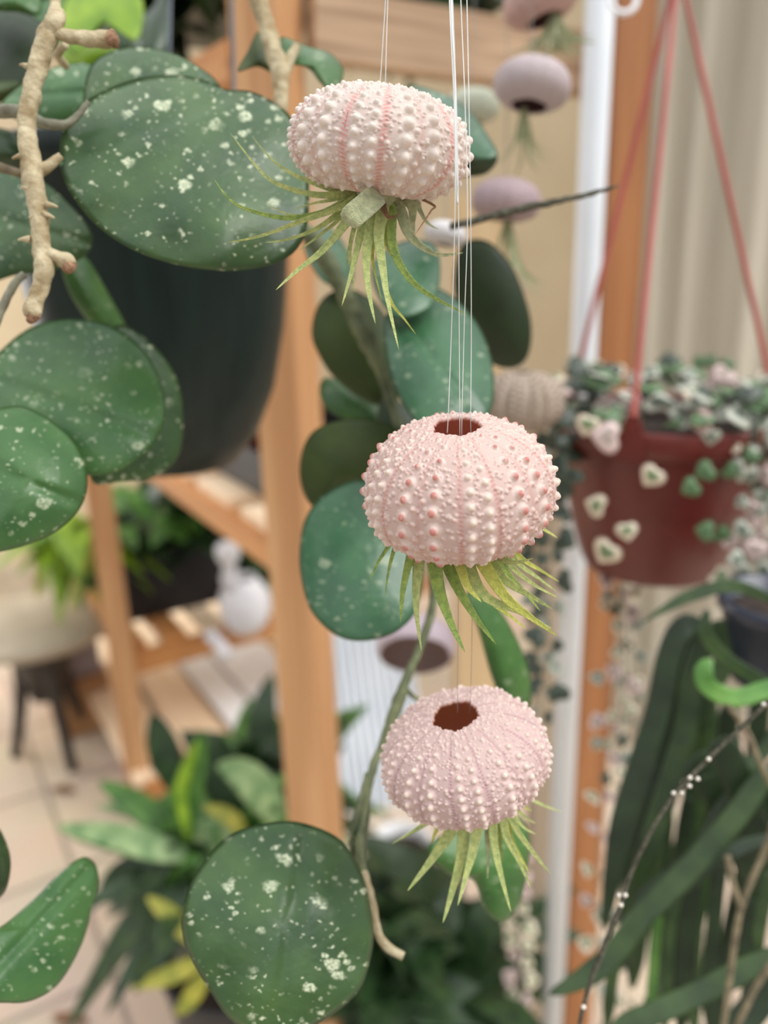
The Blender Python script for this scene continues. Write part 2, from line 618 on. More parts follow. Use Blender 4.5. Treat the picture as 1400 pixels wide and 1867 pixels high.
def urchin(label, px, py, d, R, hz, tilt, nod, spin, sty, nth=600, nphi=250, seed=1, group=None, mouth=0.42, hole=0.2, size=1.0, dens=1.0):
    rs = random.Random(seed)
    ctr = P(px, py, d)
    vd = (ctr - CAM); vd.z = 0; vd.normalize()
    X = Vector((vd.y, -vd.x, 0)); Y = vd; Z = Vector((0, 0, 1))
    Bm = Matrix((X, Y, Z)).transposed()
    Rm = Bm @ Matrix.Rotation(math.radians(tilt), 3, 'Y') @ Matrix.Rotation(math.radians(nod), 3, 'X') @ Matrix.Rotation(math.radians(spin), 3, 'Z')
    th = np.linspace(0, 2 * np.pi, nth, endpoint=False)
    f0 = math.asin(hole) + 0.009 * np.cos(10 * th + 0.3) + 0.008 * np.cos(5 * th) + 0.006 * np.cos(23 * th)
    f1 = np.pi - math.asin(mouth) + 0.015 * np.cos(5 * th + 1)
    s = np.linspace(0, 1, nphi)[:, None]
    PH = f0[None, :] + (f1 - f0)[None, :] * s
    TH = np.broadcast_to(th[None, :], PH.shape)

    def base(ph, t):
        sn, cs = np.sin(ph), np.cos(ph)
        r = R * np.abs(sn) ** 0.86 * (1 + 0.012 * np.cos(5 * t))
        z = np.where(cs > 0, hz * np.sign(cs) * np.abs(cs) ** 0.95, hz * 0.86 * np.sign(cs) * np.abs(cs) ** 0.9)
        return np.stack([r * np.cos(t), r * np.sin(t), z], -1)
    B = base(PH, TH)
    e = 1e-3
    tp = base(PH + e, TH) - base(PH - e, TH)
    tt = base(PH, TH + e) - base(PH, TH - e)
    Nn = np.cross(tp, tt)
    Nn /= np.linalg.norm(Nn, axis=-1, keepdims=True) + 1e-12
    rr = np.linalg.norm(B[..., :2], axis=-1)
    Hh = np.zeros(PH.shape)
    C = np.broadcast_to(c3(sty['base']), PH.shape + (3,)).copy()
    # soft mottling of the test
    mot = 0.5 + 0.5 * np.sin(PH * 9 + 2.3 * np.sin(TH * 3)) * np.sin(TH * 7 + 1.1)
    C = C * (1 - 0.25 * mot[..., None]) + c3(sty['base2']) * 0.25 * mot[..., None]
    # pink pore zones at the edges of the five ambulacra, with transverse ridges
    A5 = 2 * math.pi / 5
    hw = math.radians(sty.get('amb', 13))
    dt = (TH + A5 / 2) % A5 - A5 / 2
    for sg in (-1, 1):
        q = (dt - sg * hw)
        g = np.exp(-(q / math.radians(sty['bw'])) ** 2)
        str_ = 0.62 + 0.38 * np.sin(PH * sty.get('str', 95) + sg * q * 40)
        k = np.clip(g * str_ * sty['bk'], 0, 1)[..., None]
        C = C * (1 - k) + c3(sty['band']) * k
        Hh -= 0.00035 * size * g
        Hh += 0.00018 * size * g * np.sin(PH * sty.get('str', 95) + sg * q * 40)
    q = (TH) % A5 - A5 / 2
    g = np.exp(-(q / math.radians(1.6)) ** 2) * 0.3 * sty.get('mid', 1)
    C = C * (1 - g[..., None]) + c3(sty['band']) * g[..., None]

    tub = []          # phi, theta, radius, class
    nrow = sty.get('rows', 15)
    for k in range(5):
        for i in range(nrow * 2):
            ph = 0.3 + 2.3 * (i + .5) / (nrow * 2)
            tub.append((ph, k * A5 + (1 if i % 2 else -1) * hw * 0.08, 0.0007 * math.sin(ph), 's'))
        for sg in (-1, 1):
            for i in range(nrow):
                ph = 0.24 + (2.66 - 0.24) * (i + 0.5 + 0.25 * sg) / nrow
                env = max(.48, math.sin(ph) ** 0.7)
                a = k * A5 + sg * hw * 0.46
                tub.append((ph, a + rs.uniform(-.01, .01), 0.00155 * env * sty.get('ka', 1), 'a'))
            nm = int(nrow * 0.86)
            for i in range(nm):
                ph = 0.26 + (2.66 - 0.26) * (i + 0.5 + 0.25 * sg) / nm
                env = max(.42, math.sin(ph) ** 0.8)
                a = (k + 0.5) * A5 + sg * math.radians(9.5) * (0.6 + 0.4 * math.sin(ph))
                tub.append((ph, a + rs.uniform(-.012, .012), 0.0019 * env * sty.get('km', 1), 'm'))
            for off, rad in ((20.5, 0.0011), (14.8, 0.00095), (2.6, 0.0012)):
                for i in range(nm):
                    ph = 0.3 + (2.62 - 0.3) * (i + 0.9 + 0.25 * sg) / nm
                    env = math.sin(ph)
                    if env < 0.3: continue
                    a = (k + 0.5) * A5 + sg * math.radians(off)
                    tub.append((ph + rs.uniform(-.02, .02), a + rs.uniform(-.02, .02), rad * env * rs.uniform(0.75, 1.2), 's'))
    for i in range(int(1500 * dens)):
        ph = math.acos(rs.uniform(-0.88, 0.985))
        tub.append((ph, rs.uniform(0, 2 * math.pi), rs.uniform(0.00032, 0.00072) * (0.5 + 0.5 * math.sin(ph)), 'g'))
    for i in range(int(420 * dens)):
        ph = rs.uniform(.22, .85)
        tub.append((ph, rs.uniform(0, 2 * math.pi), rs.uniform(0.00042, 0.00085), 's'))
    dth = 2 * math.pi / nth
    for (ph, a, rad, cl) in tub:
        rad *= size * R / 0.0262
        bp = base(np.array(ph), np.array(a))
        r_loc = max(math.hypot(bp[0], bp[1]), 1e-4)
        L = float(np.linalg.norm(base(np.array(ph + e), np.array(a)) - base(np.array(ph - e), np.array(a))) / (2 * e))
        dphi_row = 2.5 / nphi
        i0 = int((ph - 0.2 - rad / L * 1.1) / dphi_row) - 4
        i1 = int((ph - 0.15 + rad / L * 1.1) / dphi_row) + 5
        i0 = max(0, i0); i1 = min(nphi, i1 + 4)
        w = int(rad / r_loc * 1.1 / dth) + 2
        if w * 2 >= nth: continue
        jc = int(round(a / dth))
        jj = np.arange(jc - w, jc + w + 1) % nth
        if i1 <= i0: continue
        sub = np.ix_(np.arange(i0, i1), jj)
        dp = (PH[sub] - ph) * L
        dq = ((TH[sub] - a + math.pi) % (2 * math.pi) - math.pi) * r_loc
        qn = np.sqrt(dp * dp + dq * dq) / rad
        if cl == 'g':
            h = rad * 0.75 * np.sqrt(np.clip(1 - qn * qn, 0, 1))
        else:
            boss = np.where(qn < 1, (0.5 + 0.5 * np.cos(np.pi * np.clip(qn, 0, 1))), 0) * rad * 0.36
            kn = 0.5
            knob = np.sqrt(np.clip(1 - (qn / kn) ** 2, 0, 1)) * rad * 0.36
            h = boss + knob
        Hh[sub] = np.maximum(Hh[sub], h)
        if cl == 'g':
            k = np.clip((1 - qn) * 1.5, 0, 1)[..., None] * 0.4
            C[sub] = C[sub] * (1 - k) + c3(sty['ring']) * k
        else:
            k = np.clip((1.05 - qn) * 3, 0, 1)[..., None] * (0.75 if cl != 's' else 0.6)
            C[sub] = C[sub] * (1 - k) + c3(sty['ring']) * k
            k = np.clip((0.46 - qn) * 7, 0, 1)[..., None] * (sty['tipk'] if cl == 'm' else (0.7 if cl == 'a' else 0.5 * sty['tipk']))
            C[sub] = C[sub] * (1 - k) + c3(sty['tip'] if cl != 'a' else sty['tipa']) * k
    V = B + Nn * Hh[..., None]
    # inner wall of the test
    ni = 14
    si = np.linspace(0, 1, ni)[:, None]
    PI_ = f0[None, :] + (f1 - f0)[None, :] * si
    TI = np.broadcast_to(th[None, :], PI_.shape)
    shrink = (R - 0.0014 * size) / R
    VI = base(PI_, TI) * shrink
    CI = np.broadcast_to(c3(sty['inner']), PI_.shape + (3,))
    allv = np.concatenate([V.reshape(-1, 3), VI.reshape(-1, 3)])
    allc = np.concatenate([C.reshape(-1, 3), CI.reshape(-1, 3)])
    allc = np.concatenate([allc, np.ones((len(allc), 1))], 1)
    Rn = np.array(Rm)
    allv = allv @ Rn.T
    j = np.arange(nth); j2 = (j + 1) % nth

    def quads(o, n, flip):
        i = np.arange(n - 1)[:, None] * nth + o
        a, b, c_, d_ = i + j, i + j2, i + nth + j2, i + nth + j
        q = np.stack([a, d_, c_, b] if not flip else [a, b, c_, d_], -1)
        return q.reshape(-1, 4)
    o2 = nphi * nth
    q1 = quads(0, nphi, False)
    q2 = quads(o2, ni, True)
    rim0 = np.stack([j, j2, o2 + j2, o2 + j], -1)
    l1 = (nphi - 1) * nth; l2 = o2 + (ni - 1) * nth
    rim1 = np.stack([l1 + j2, l1 + j, l2 + j, l2 + j2], -1)
    qs = np.concatenate([q1, q2, rim0, rim1]).astype(np.int32)
    me = bpy.data.meshes.new('sea_urchin_shell')
    me.vertices.add(len(allv)); me.vertices.foreach_set('co', allv.astype(np.float32).ravel())
    me.loops.add(qs.size); me.loops.foreach_set('vertex_index', qs.ravel())
    me.polygons.add(len(qs)); me.polygons.foreach_set('loop_start', np.arange(0, qs.size, 4, dtype=np.int32))
    me.polygons.foreach_set('use_smooth', np.ones(len(qs), dtype=bool))
    me.update(calc_edges=True); me.validate()
    ca = me.color_attributes.new('Col', 'FLOAT_COLOR', 'POINT')
    ca.data.foreach_set('color', allc.astype(np.float32).ravel())
    me.materials.append(M['urchin_shell'])
    o = bpy.data.objects.new('sea_urchin_shell', me)
    COL.objects.link(o)
    o.location = ctr
    tag(o, label, 'sea urchin shell', group)
    return o, Rm, ctr


STY1 = dict(base=(226, 212, 203), base2=(228, 200, 192), band=(222, 152, 144), bw=3.0, bk=0.9, ring=(240, 230, 220), tip=(242, 232, 222),
            tipa=(242, 234, 226), tipk=0.7, inner=(205, 150, 125), rows=12, ka=1.25, km=1.5, str=90, amb=12)
STY2 = dict(base=(220, 197, 188), base2=(218, 184, 176), band=(208, 138, 128), bw=1.6, bk=0.75, ring=(240, 222, 212), tip=(204, 124, 114),
            tipa=(240, 226, 206), tipk=0.85, inner=(210, 140, 120), rows=13, ka=1.25, km=1.35, str=110, amb=11)
STY3 = dict(base=(214, 190, 184), base2=(206, 176, 174), band=(168, 112, 128), bw=1.3, bk=0.7, ring=(228, 204, 198), tip=(244, 230, 214),
            tipa=(246, 234, 216), tipk=0.9, inner=(205, 145, 115), rows=15, ka=1.2, km=1.15, str=120, amb=12, mid=1.2)
GRP = 'urchin shells with air plants in the foreground'
U1, R1, c1 = urchin('pale pink and white urchin shell hanging topmost in front, no hole in view', 693, 270, .236, .0253, .0160, 9, 2, 44, STY1, seed=3, group=GRP)
U2, R2, c2 = urchin('pink urchin shell with rosy bump tips and a slit of its hole, hanging mid-photo', 837, 893, .231, .0264, .0197, -2, 10, -6, STY2, seed=5, group=GRP)
U3, R3, c3_ = urchin('pink beaded urchin shell with open oval hole, lowest of the front three', 847, 1377, .257, .0258, .0160, -11, 6, -13, STY3, seed=8, group=GRP, hole=0.225)


# ------------------------------------------------------------------ air plants
def air_plant(label, ctr_px, d, leaves, sc, ox, oy, seed, mouth, stub=None):
    r = random.Random(seed)
    root = thing('air_plant', label, 'air plant', P(mouth[0], mouth[1], d), 'air plants hanging head down from the urchin shells')
    core = MB()
    a, b = P(mouth[0], mouth[1] - 42, d), P(mouth[0], mouth[1] + 14, d)
    tube(core, [(a.x, a.y, a.z, .004), ((a.x + b.x) / 2, (a.y + b.y) / 2, (a.z + b.z) / 2, .0065), (b.x, b.y, b.z, .003)], seg=12)
    core.build('rosette_core', 'air_leaf_grey', root)
    for (w, m, dz, pts) in leaves:
        q = [(ox + x / sc, oy + y / sc) for (x, y) in pts]      # tip ... base
        q = q[::-1]
        n = len(q)
        pp = [P(mouth[0] + (q[0][0] - mouth[0]) * 0.35, mouth[1] - 22, d)]
        for i, (x, y) in enumerate(q):
            t = (i + 0.6) / n
            pp.append(P(x, y, d + dz * t))
        mb = MB()
        blade(mb, pp, w / sc * d / F * 1.4, thick=0.3, curl=0.5, n=26, prof='spike', twist=r.uniform(-.5, .5))
        mb.build('leaf', m, root)
    return root


A_, G_, N_, Y_ = 'air_leaf', 'air_leaf_grey', 'air_leaf_green', 'air_leaf_yellow'
ap1_a = [  # crop scale 2, offset 0,0
    (22, A_, .006, [(840, 485), (930, 600), (1000, 665), (1120, 705), (1230, 710)]),
    (20, A_, .012, [(918, 495), (985, 575), (1060, 630), (1140, 665), (1240, 695)]),
    (22, N_, -.004, [(782, 655), (840, 730), (920, 770), (1050, 795), (1180, 775), (1270, 735)]),
    (13, A_, .008, [(975, 742), (1030, 775), (1110, 785), (1200, 760)]),
    (22, A_, -.006, [(822, 885), (950, 860), (1100, 805), (1250, 750)]),
    (20, A_, .002, [(965, 885), (1060, 870), (1160, 830), (1250, 765)]),
    (18, A_, .006, [(1088, 914), (1150, 870), (1220, 815), (1270, 760)]),
    (34, A_, -.010, [(1005, 1058), (1080, 990), (1170, 920), (1240, 840), (1290, 770)]),
    (14, A_, .012, [(1065, 762), (1150, 740), (1230, 725)]),
]
ap1_b = [  # crop scale 3.5, offset 500,130
    (62, A_, -.008, [(430, 1500), (500, 1250), (545, 1050), (590, 900)]),
    (34, A_, -.004, [(515, 1410), (495, 1280), (480, 1150), (520, 970), (600, 860)]),
    (26, G_, .004, [(455, 1265), (480, 1100), (530, 970), (620, 850)]),
    (78, A_, -.010, [(645, 1610), (600, 1400), (585, 1200), (610, 1020), (650, 880)]),
    (36, Y_, .004, [(685, 1460), (640, 1280), (625, 1150), (660, 980), (690, 860)]),
    (72, A_, -.012, [(795, 1780), (720, 1450), (690, 1250), (665, 1050), (690, 880)]),
    (36, Y_, -.004, [(905, 1680), (830, 1580), (750, 1480), (700, 1330), (690, 1150), (700, 950)]),
    (60, N_, -.006, [(1238, 1555), (1050, 1460), (900, 1360), (800, 1230), (750, 1080), (745, 900)]),
    (60, A_, .006, [(745, 1180), (720, 1100), (710, 960), (720, 860)]),
    (66, G_, -.002, [(1205, 1158), (1050, 1170), (930, 1110), (850, 1020), (805, 890)]),
    (62, G_, .006, [(895, 1050), (880, 970), (870, 850)]),
    (36, G_, .008, [(1055, 1010), (980, 970), (930, 890), (900, 830)]),
    (46, 'dry_leaf', -.010, [(800, 905), (740, 935), (700, 880), (690, 830)]),
    (14, 'dry_leaf', -.008, [(890, 1055), (940, 980), (1000, 890), (1010, 850)]),
]
def conv(lst, sc, ox, oy):
    return [(w / sc, m, dz, [(ox + x / sc, oy + y / sc) for x, y in pts]) for (w, m, dz, pts) in lst]
ap1 = conv(ap1_a, 2.0, 0, 0) + conv(ap1_b, 3.5, 500, 130)
p1 = air_plant('spiky grey green air plant spreading wide under the topmost front urchin shell', None, .236, ap1, 1.0, 0, 0, 4, (690, 366))
stub = MB()
pp = [P(690, 352, .226), P(664, 376, .222), P(643, 394, .220), P(632, 408, .221)]
blade(stub, pp, .0064, thick=.45, curl=.6, n=12, prof='strap')
stub.build('broken_leaf', 'air_leaf_grey', p1)['label'] = 'broad broken off grey leaf stub'

ap2 = conv([
    (36, N_, .004, [(143, 1105), (200, 980), (300, 840), (400, 760)]),
    (36, N_, .002, [(240, 1190), (265, 1020), (315, 860), (400, 760)]),
    (70, N_, -.004, [(335, 1350), (350, 1150), (405, 920), (460, 840)]),
    (78, A_, -.004, [(462, 1525), (430, 1250), (440, 1050), (470, 900)]),
    (104, N_, -.010, [(725, 1530), (640, 1350), (570, 1150), (540, 960), (560, 860)]),
    (88, N_, -.006, [(915, 1482), (800, 1330), (690, 1150), (620, 980), (620, 860)]),
    (86, Y_, -.012, [(825, 1225), (740, 1130), (690, 990), (670, 880)]),
    (50, Y_, .002, [(1100, 1390), (1000, 1310), (880, 1220), (800, 1120), (720, 960)]),
    (90, Y_, -.010, [(1285, 1430), (1130, 1320), (980, 1200), (850, 1010), (800, 900)]),
    (84, A_, -.006, [(1250, 1385), (1050, 1280), (860, 1200), (760, 1040), (730, 900)]),
    (74, A_, -.002, [(1255, 1268), (1130, 1190), (980, 1100), (890, 980), (840, 880)]),
    (50, N_, .004, [(1183, 1282), (1100, 1180), (1000, 1070), (930, 960), (880, 870)]),
    (46, A_, .004, [(1298, 1202), (1160, 1130), (1040, 1040), (960, 950), (880, 860)]),
    (46, A_, .008, [(1277, 1158), (1170, 1080), (1060, 1000), (980, 910), (900, 830)]),
    (46, Y_, .012, [(1298, 1102), (1180, 1030), (1080, 970), (1000, 890), (900, 820)]),
    (54, A_, -.012, [(1140, 960), (1020, 985), (920, 950), (850, 880)]),
    (34, Y_, .018, [(1290, 838), (1230, 800), (1150, 760), (1000, 720)]),
], 3.3333, 630, 730)
p2 = air_plant('bright yellow green air plant sweeping right under the middle urchin shell', None, .235, ap2, 1.0, 0, 0, 5, (842, 1000))

ap3 = conv([
    (46, A_, .004, [(190, 1115), (320, 1040), (450, 960), (560, 890)]),
    (88, A_, -.006, [(290, 1415), (420, 1250), (540, 1080), (630, 920)]),
    (60, Y_, .002, [(440, 1110), (480, 1020), (540, 940), (620, 880)]),
    (78, A_, -.008, [(515, 1620), (570, 1430), (630, 1200), (660, 920)]),
    (76, A_, -.010, [(610, 1510), (660, 1320), (710, 1130), (745, 900)]),
    (44, 'air_leaf_grey', -.004, [(800, 1340), (805, 1200), (800, 1050), (810, 880)]),
    (62, A_, -.010, [(950, 1550), (890, 1330), (840, 1100), (825, 880)]),
    (60, A_, -.006, [(1080, 1400), (1000, 1220), (920, 1060), (880, 860)]),
    (40, Y_, .000, [(1070, 1305), (1010, 1200), (950, 1080), (900, 860)]),
    (50, A_, -.004, [(1205, 1310), (1100, 1180), (990, 1030), (905, 860)]),
    (36, A_, .006, [(1110, 1055), (1020, 1000), (940, 880), (880, 800)]),
    (36, A_, .010, [(1110, 985), (1040, 945), (960, 860), (900, 800)]),
    (36, Y_, .014, [(1085, 905), (1020, 870), (950, 810)]),
    (34, A_, .012, [(1280, 915), (1160, 870), (1040, 815), (940, 780)]),
    (50, N_, .004, [(640, 1250), (650, 1100), (690, 900)]),
    (50, N_, .006, [(900, 1230), (880, 1100), (850, 880)]),
], 3.5, 660, 1220)
p3 = air_plant('stiff yellow green air plant with straight spikes under the lowest front shell', None, .260, ap3, 1.0, 0, 0, 6, (868, 1462))

# ------------------------------------------------------------------ nylon lines
def line(label, pts, r, m='nylon', group='nylon lines of the urchin shells'):
    c = [P(*p) for p in pts]
    mb = MB()
    tube(mb, [(q.x, q.y, q.z, r) for q in c], n=max(12, len(c) * 6), seg=6)
    o = mb.build('nylon_line', m, None, origin=c[-1])
    tag(o, label, 'nylon line', group)
    return o


line('left one of two clear nylon lines above the topmost pink shell', [(712, -220, .236), (706, -60, .236), (699, 60, .236), (692, 165, .236), (690, 185, .236)], .00012)
line('right one of two clear nylon lines above the topmost pink shell', [(716, -220, .2355), (709, -60, .2355), (705, 60, .2355), (702, 168, .2355), (701, 190, .2355)], .00012)
line('leftmost nylon line that drops past the top shell to the middle shell', [(812, -220, .213), (819, 0, .213), (829, 225, .209), (829, 400, .212), (823, 600, .222), (817, 758, .226), (815, 790, .227)], .00012)
line('second nylon line from the left above the middle urchin shell', [(818, -220, .211), (825, 0, .211), (833, 225, .209), (836, 400, .213), (837, 600, .222), (838, 760, .227), (838, 800, .229)], .00012)
line('third nylon line from the left above the middle urchin shell', [(833, -220, .212), (840, 0, .212), (848, 200, .209), (852, 400, .213), (846, 600, .222), (842, 760, .227), (842, 800, .229)], .00012)
line('rightmost nylon line above the middle urchin shell', [(846, -220, .213), (851, 0, .213), (855, 200, .210), (858, 400, .214), (859, 600, .222), (858, 758, .226), (859, 795, .228)], .00012)
line('thick bright strand of the nylon bundle ending at the right flank of the top shell', [(820, -220, .214), (822, 0, .214), (828, 120, .212), (830, 216, .211), (832, 300, .211), (834, 372, .212)], .00032)
line('left dark thin line tying the lowest shell below the middle shell', [(838, 1000, .236), (836, 1080, .24), (835, 1180, .247), (834, 1262, .253), (834, 1300, .256)], .00009, 'nylon_thin')
line('right dark thin line tying the lowest shell below the middle shell', [(862, 1000, .236), (861, 1080, .24), (860, 1180, .247), (858, 1260, .253), (856, 1300, .256)], .00009, 'nylon_thin')

# ------------------------------------------------------------------ hoya on the left (big flecked leaves, woody branch)
hoya = thing('hoya_plant', 'flecked round-leaved hoya on the left with pale woody branch', 'hoya plant', P(60, 330, .33))
LV = 'leaf'
traced_leaf(LV, [(108, 275), (118, 230), (150, 190), (200, 160), (265, 140), (330, 137), (385, 150), (412, 163), (455, 166), (497, 185), (532, 215), (552, 270), (563, 330), (562, 400), (545, 450), (505, 480), (440, 493), (380, 492), (310, 480), (240, 455), (180, 415), (140, 370), (115, 325)],
            .272, hoya, 'hoya_leaf', gx=.004, gy=-.010, bulge=.009, rib=((112, 300), (470, 150)), ripple=.004, seed=1)
traced_leaf(LV, [(152, 175), (165, 120), (200, 95), (250, 85), (310, 95), (360, 120), (400, 155), (410, 210), (300, 230), (200, 220), (160, 200)],
            .302, hoya, 'hoya_leaf', gx=.003, gy=-.008, bulge=.006, seed=2)
traced_leaf(LV, [(0, 195), (45, 150), (100, 122), (165, 116), (200, 150), (190, 200), (120, 224), (50, 225)], .325, hoya, 'hoya_leaf_soft', gy=-.01, rib=((20, 175), (190, 165)), seed=3)
traced_leaf(LV, [(-60, 20), (0, 15), (60, 30), (95, 70), (85, 130), (40, 165), (-60, 190)], .345, hoya, 'hoya_underside_dark', gy=-.01, seed=4)
traced_leaf(LV, [(-30, -50), (40, -40), (75, 0), (70, 28), (40, 22), (0, 20), (-30, 10)], .33, hoya, 'hoya_leaf_plain', gy=-.01, seed=5)
traced_leaf(LV, [(-40, 160), (0, 148), (36, 150), (18, 178), (-40, 200)], .335, hoya, 'hoya_underside', seed=6)
traced_leaf(LV, [(-40, 240), (10, 235), (45, 262), (48, 296), (10, 305), (-40, 300)], .335, hoya, 'hoya_leaf_dark', seed=7)
traced_leaf(LV, [(-60, 330), (0, 312), (60, 320), (120, 365), (165, 420), (160, 462), (105, 490), (30, 502), (-60, 510)], .318, hoya, 'hoya_leaf', gy=-.008, rib=((150, 440), (-60, 380)), seed=8)
traced_leaf(LV, [(112, 470), (150, 462), (195, 530), (235, 612), (205, 632), (160, 585), (125, 530)], .36, hoya, 'hoya_leaf_plain', gx=.02, seed=9)
traced_leaf(LV, [(-40, 690), (0, 640), (60, 595), (140, 581), (215, 600), (270, 648), (300, 720), (296, 782), (260, 832), (200, 865), (140, 862), (60, 820), (-40, 780)],
            .298, hoya, 'hoya_leaf_soft', gy=-.010, bulge=.007, rib=((290, 800), (-40, 680)), ripple=.003, seed=10)
traced_leaf(LV, [(210, 595), (280, 630), (322, 690), (334, 760), (326, 830), (285, 868), (220, 878), (165, 870), (180, 720)], .325, hoya, 'hoya_leaf', gx=.016, gy=-.006, seed=11)
traced_leaf(LV, [(-70, 770), (0, 744), (45, 742), (95, 768), (140, 812), (159, 865), (150, 920), (112, 963), (60, 990), (0, 1006), (-70, 1010)],
            .266, hoya, 'hoya_leaf_soft', gx=.004, gy=-.006, bulge=.008, rib=((150, 920), (-70, 830)), seed=12)
traced_leaf(LV, [(-50, 1710), (0, 1690), (60, 1640), (110, 1590), (150, 1563), (173, 1574), (180, 1610), (167, 1660), (150, 1720), (112, 1788), (70, 1820), (20, 1829), (-50, 1812)],
            .285, hoya, 'hoya_leaf_soft', gx=.012, gy=-.010, bulge=.004, rib=((165, 1580), (-40, 1800)), seed=13)
traced_leaf(LV, [(-50, 1490), (-10, 1500), (15, 1545), (19, 1590), (2, 1635), (-50, 1650)], .28, hoya, 'hoya_leaf_dark', seed=14)
traced_leaf(LV, [(440, 1512), (510, 1497), (562, 1503), (620, 1530), (655, 1580), (673, 1640), (681, 1710), (670, 1770), (650, 1812), (600, 1855), (540, 1885), (480, 1888), (420, 1860), (380, 1803), (345, 1742), (331, 1690), (340, 1630), (365, 1580), (400, 1537)],
            .262, hoya, 'hoya_leaf', gx=.002, gy=-.008, bulge=.009, rib=((560, 1505), (500, 1880)), ripple=.003, seed=15)

D_ = .262
st = MB()
tube(st, ptube([(100, -60, 9, .275), (101, 10, 10, .27), (102, 34, 17, D_), (90, 60, 18), (77, 95, 18), (66, 135, 17), (57, 175, 16), (50, 215, 16), (49, 250, 16), (55, 290, 18), (62, 335, 18), (71, 386, 17), (75, 440, 16), (80, 480, 17), (78, 505, 16), (68, 540, 15), (60, 566, 17), (58, 578, 15)], D_), n=110, seg=16, rough=.28)
st.build('stem', 'bark', hoya)['label'] = 'knobbly pale beige woody branch'
for pts in ([(98, 60, 11), (130, 68, 12), (160, 72, 14), (185, 74, 16), (205, 73, 15)],
            [(76, 462, 13), (100, 468, 13), (120, 476, 14), (127, 486, 13)]):
    b = MB(); tube(b, ptube(pts, D_), n=36, seg=14, rough=.3)
    o = b.build('side_branch', 'bark', hoya)
    b = MB(); e1, e0 = pts[-1], pts[-2]
    ux, uy = e1[0] - e0[0], e1[1] - e0[1]; l = math.hypot(ux, uy); ux, uy = ux / l, uy / l
    tube(b, ptube([(e1[0] - 2 * ux, e1[1] - 2 * uy, e1[2] * .98, D_ - .0006), (e1[0] + 7 * ux, e1[1] + 7 * uy, e1[2] * .8, D_ - .001), (e1[0] + 12 * ux, e1[1] + 12 * uy, e1[2] * .25, D_ - .001)], D_), n=12, seg=12, rough=.6)
    b.build('cut_end', 'bark_cut', o)
b = MB(); tube(b, ptube([(60, 572, 14, D_ - .0005), (57, 584, 11), (56, 590, 4)], D_), n=10, seg=12, rough=.6); b.build('cut_end', 'bark_cut', hoya)
for pts, m in (([(-30, 205, 12), (0, 203, 12), (30, 204, 12), (50, 212, 11), (84, 226, 10), (122, 226, 8), (145, 206, 6), (162, 186, 5)], 'grey_stem'),
               ([(60, 318, 12), (80, 308, 11), (98, 296, 9), (112, 284, 7)], 'bark'),
               ([(-30, 300, 7), (0, 305, 8), (40, 318, 8)], 'brown_stem'),
               ([(-20, 620, 8), (0, 570, 8), (25, 520, 8), (45, 500, 7)], 'grey_stem'),
               ([(120, 120, 7, .30), (105, 100, 8, .29), (118, 82, 7, .28)], 'bark')):
    b = MB(); tube(b, ptube(pts, D_ + (.01 if m != 'bark' else .002)), n=40, seg=10, rough=.2)
    b.build('petiole', m, hoya)
for (x, y, ux, uy) in ((92, 374, 1, .1), (46, 436, -1, 0), (60, 130, -1, .2), (46, 120, -.8, -.3), (52, 345, -1, -.4), (86, 392, 1, .3), (66, 395, -1, 0), (35, 285, -1, .2)):
    b = MB(); tube(b, ptube([(x - 8 * ux, y - 8 * uy, 7), (x + 4 * ux, y + 4 * uy, 4), (x + 13 * ux, y + 13 * uy + 2, 2)], D_ - .0015), n=10, seg=8, rough=.3)
    b.build('bud_stub', 'bark', hoya)

# ------------------------------------------------------------------ hoya vine behind the shells
vine = thing('hoya_vine', 'trailing hoya vine with smooth oval leaves hanging behind the front urchin shells', 'hoya vine', P(700, 640, .37))
def vl(ol, d, m, **k):
    traced_leaf('leaf', ol, d, vine, m, **k)
vl([(555, 950), (580, 910), (620, 885), (660, 875), (710, 890), (760, 950), (772, 1040), (760, 1110), (730, 1147), (690, 1165), (640, 1168), (600, 1150), (565, 1110), (548, 1050), (546, 1000)], .325, 'hoya_leaf_blue', gy=-.012, bulge=.007, seed=21)
vl([(546, 860), (555, 810), (580, 780), (630, 764), (690, 768), (740, 800), (730, 900), (660, 900), (610, 902), (578, 926), (556, 905)], .36, 'hoya_underside', gy=.004, seed=22)
vl([(568, 610), (578, 560), (605, 532), (650, 530), (700, 570), (730, 660), (725, 730), (690, 740), (650, 722), (610, 690), (585, 655)], .395, 'hoya_underside', seed=23)
vl([(700, 590), (722, 555), (770, 520), (822, 538), (870, 590), (895, 650), (901, 710), (890, 760), (850, 800), (780, 790), (740, 745), (710, 680)], .335, 'hoya_leaf_blue', gx=.004, gy=-.020, bulge=.009, rib=((720, 560), (890, 780)), seed=24)
vl([(680, 480), (735, 440), (790, 445), (803, 500), (785, 560), (725, 580), (688, 540)], .35, 'hoya_leaf_blue', gy=-.022, bulge=.006, seed=25)
vl([(840, 450), (885, 438), (930, 480), (958, 545), (969, 600), (962, 650), (935, 671), (895, 662), (855, 610), (828, 530)], .42, 'hoya_underside_dark', gx=-.006, gy=.01, seed=26)
vl([(740, 160), (800, 168), (850, 196), (885, 240), (907, 282), (880, 290), (840, 280), (780, 250)], .35, 'hoya_leaf_blue', gy=-.03, seed=27)
vl([(800, 260), (850, 272), (905, 284), (893, 312), (862, 322), (810, 315)], .362, 'hoya_underside_dark', gy=.01, seed=28)
vl([(850, 1080), (905, 1105), (945, 1170), (966, 1235), (964, 1290), (930, 1310), (898, 1240), (872, 1150)], .36, 'hoya_leaf_plain', gx=.016, seed=29)
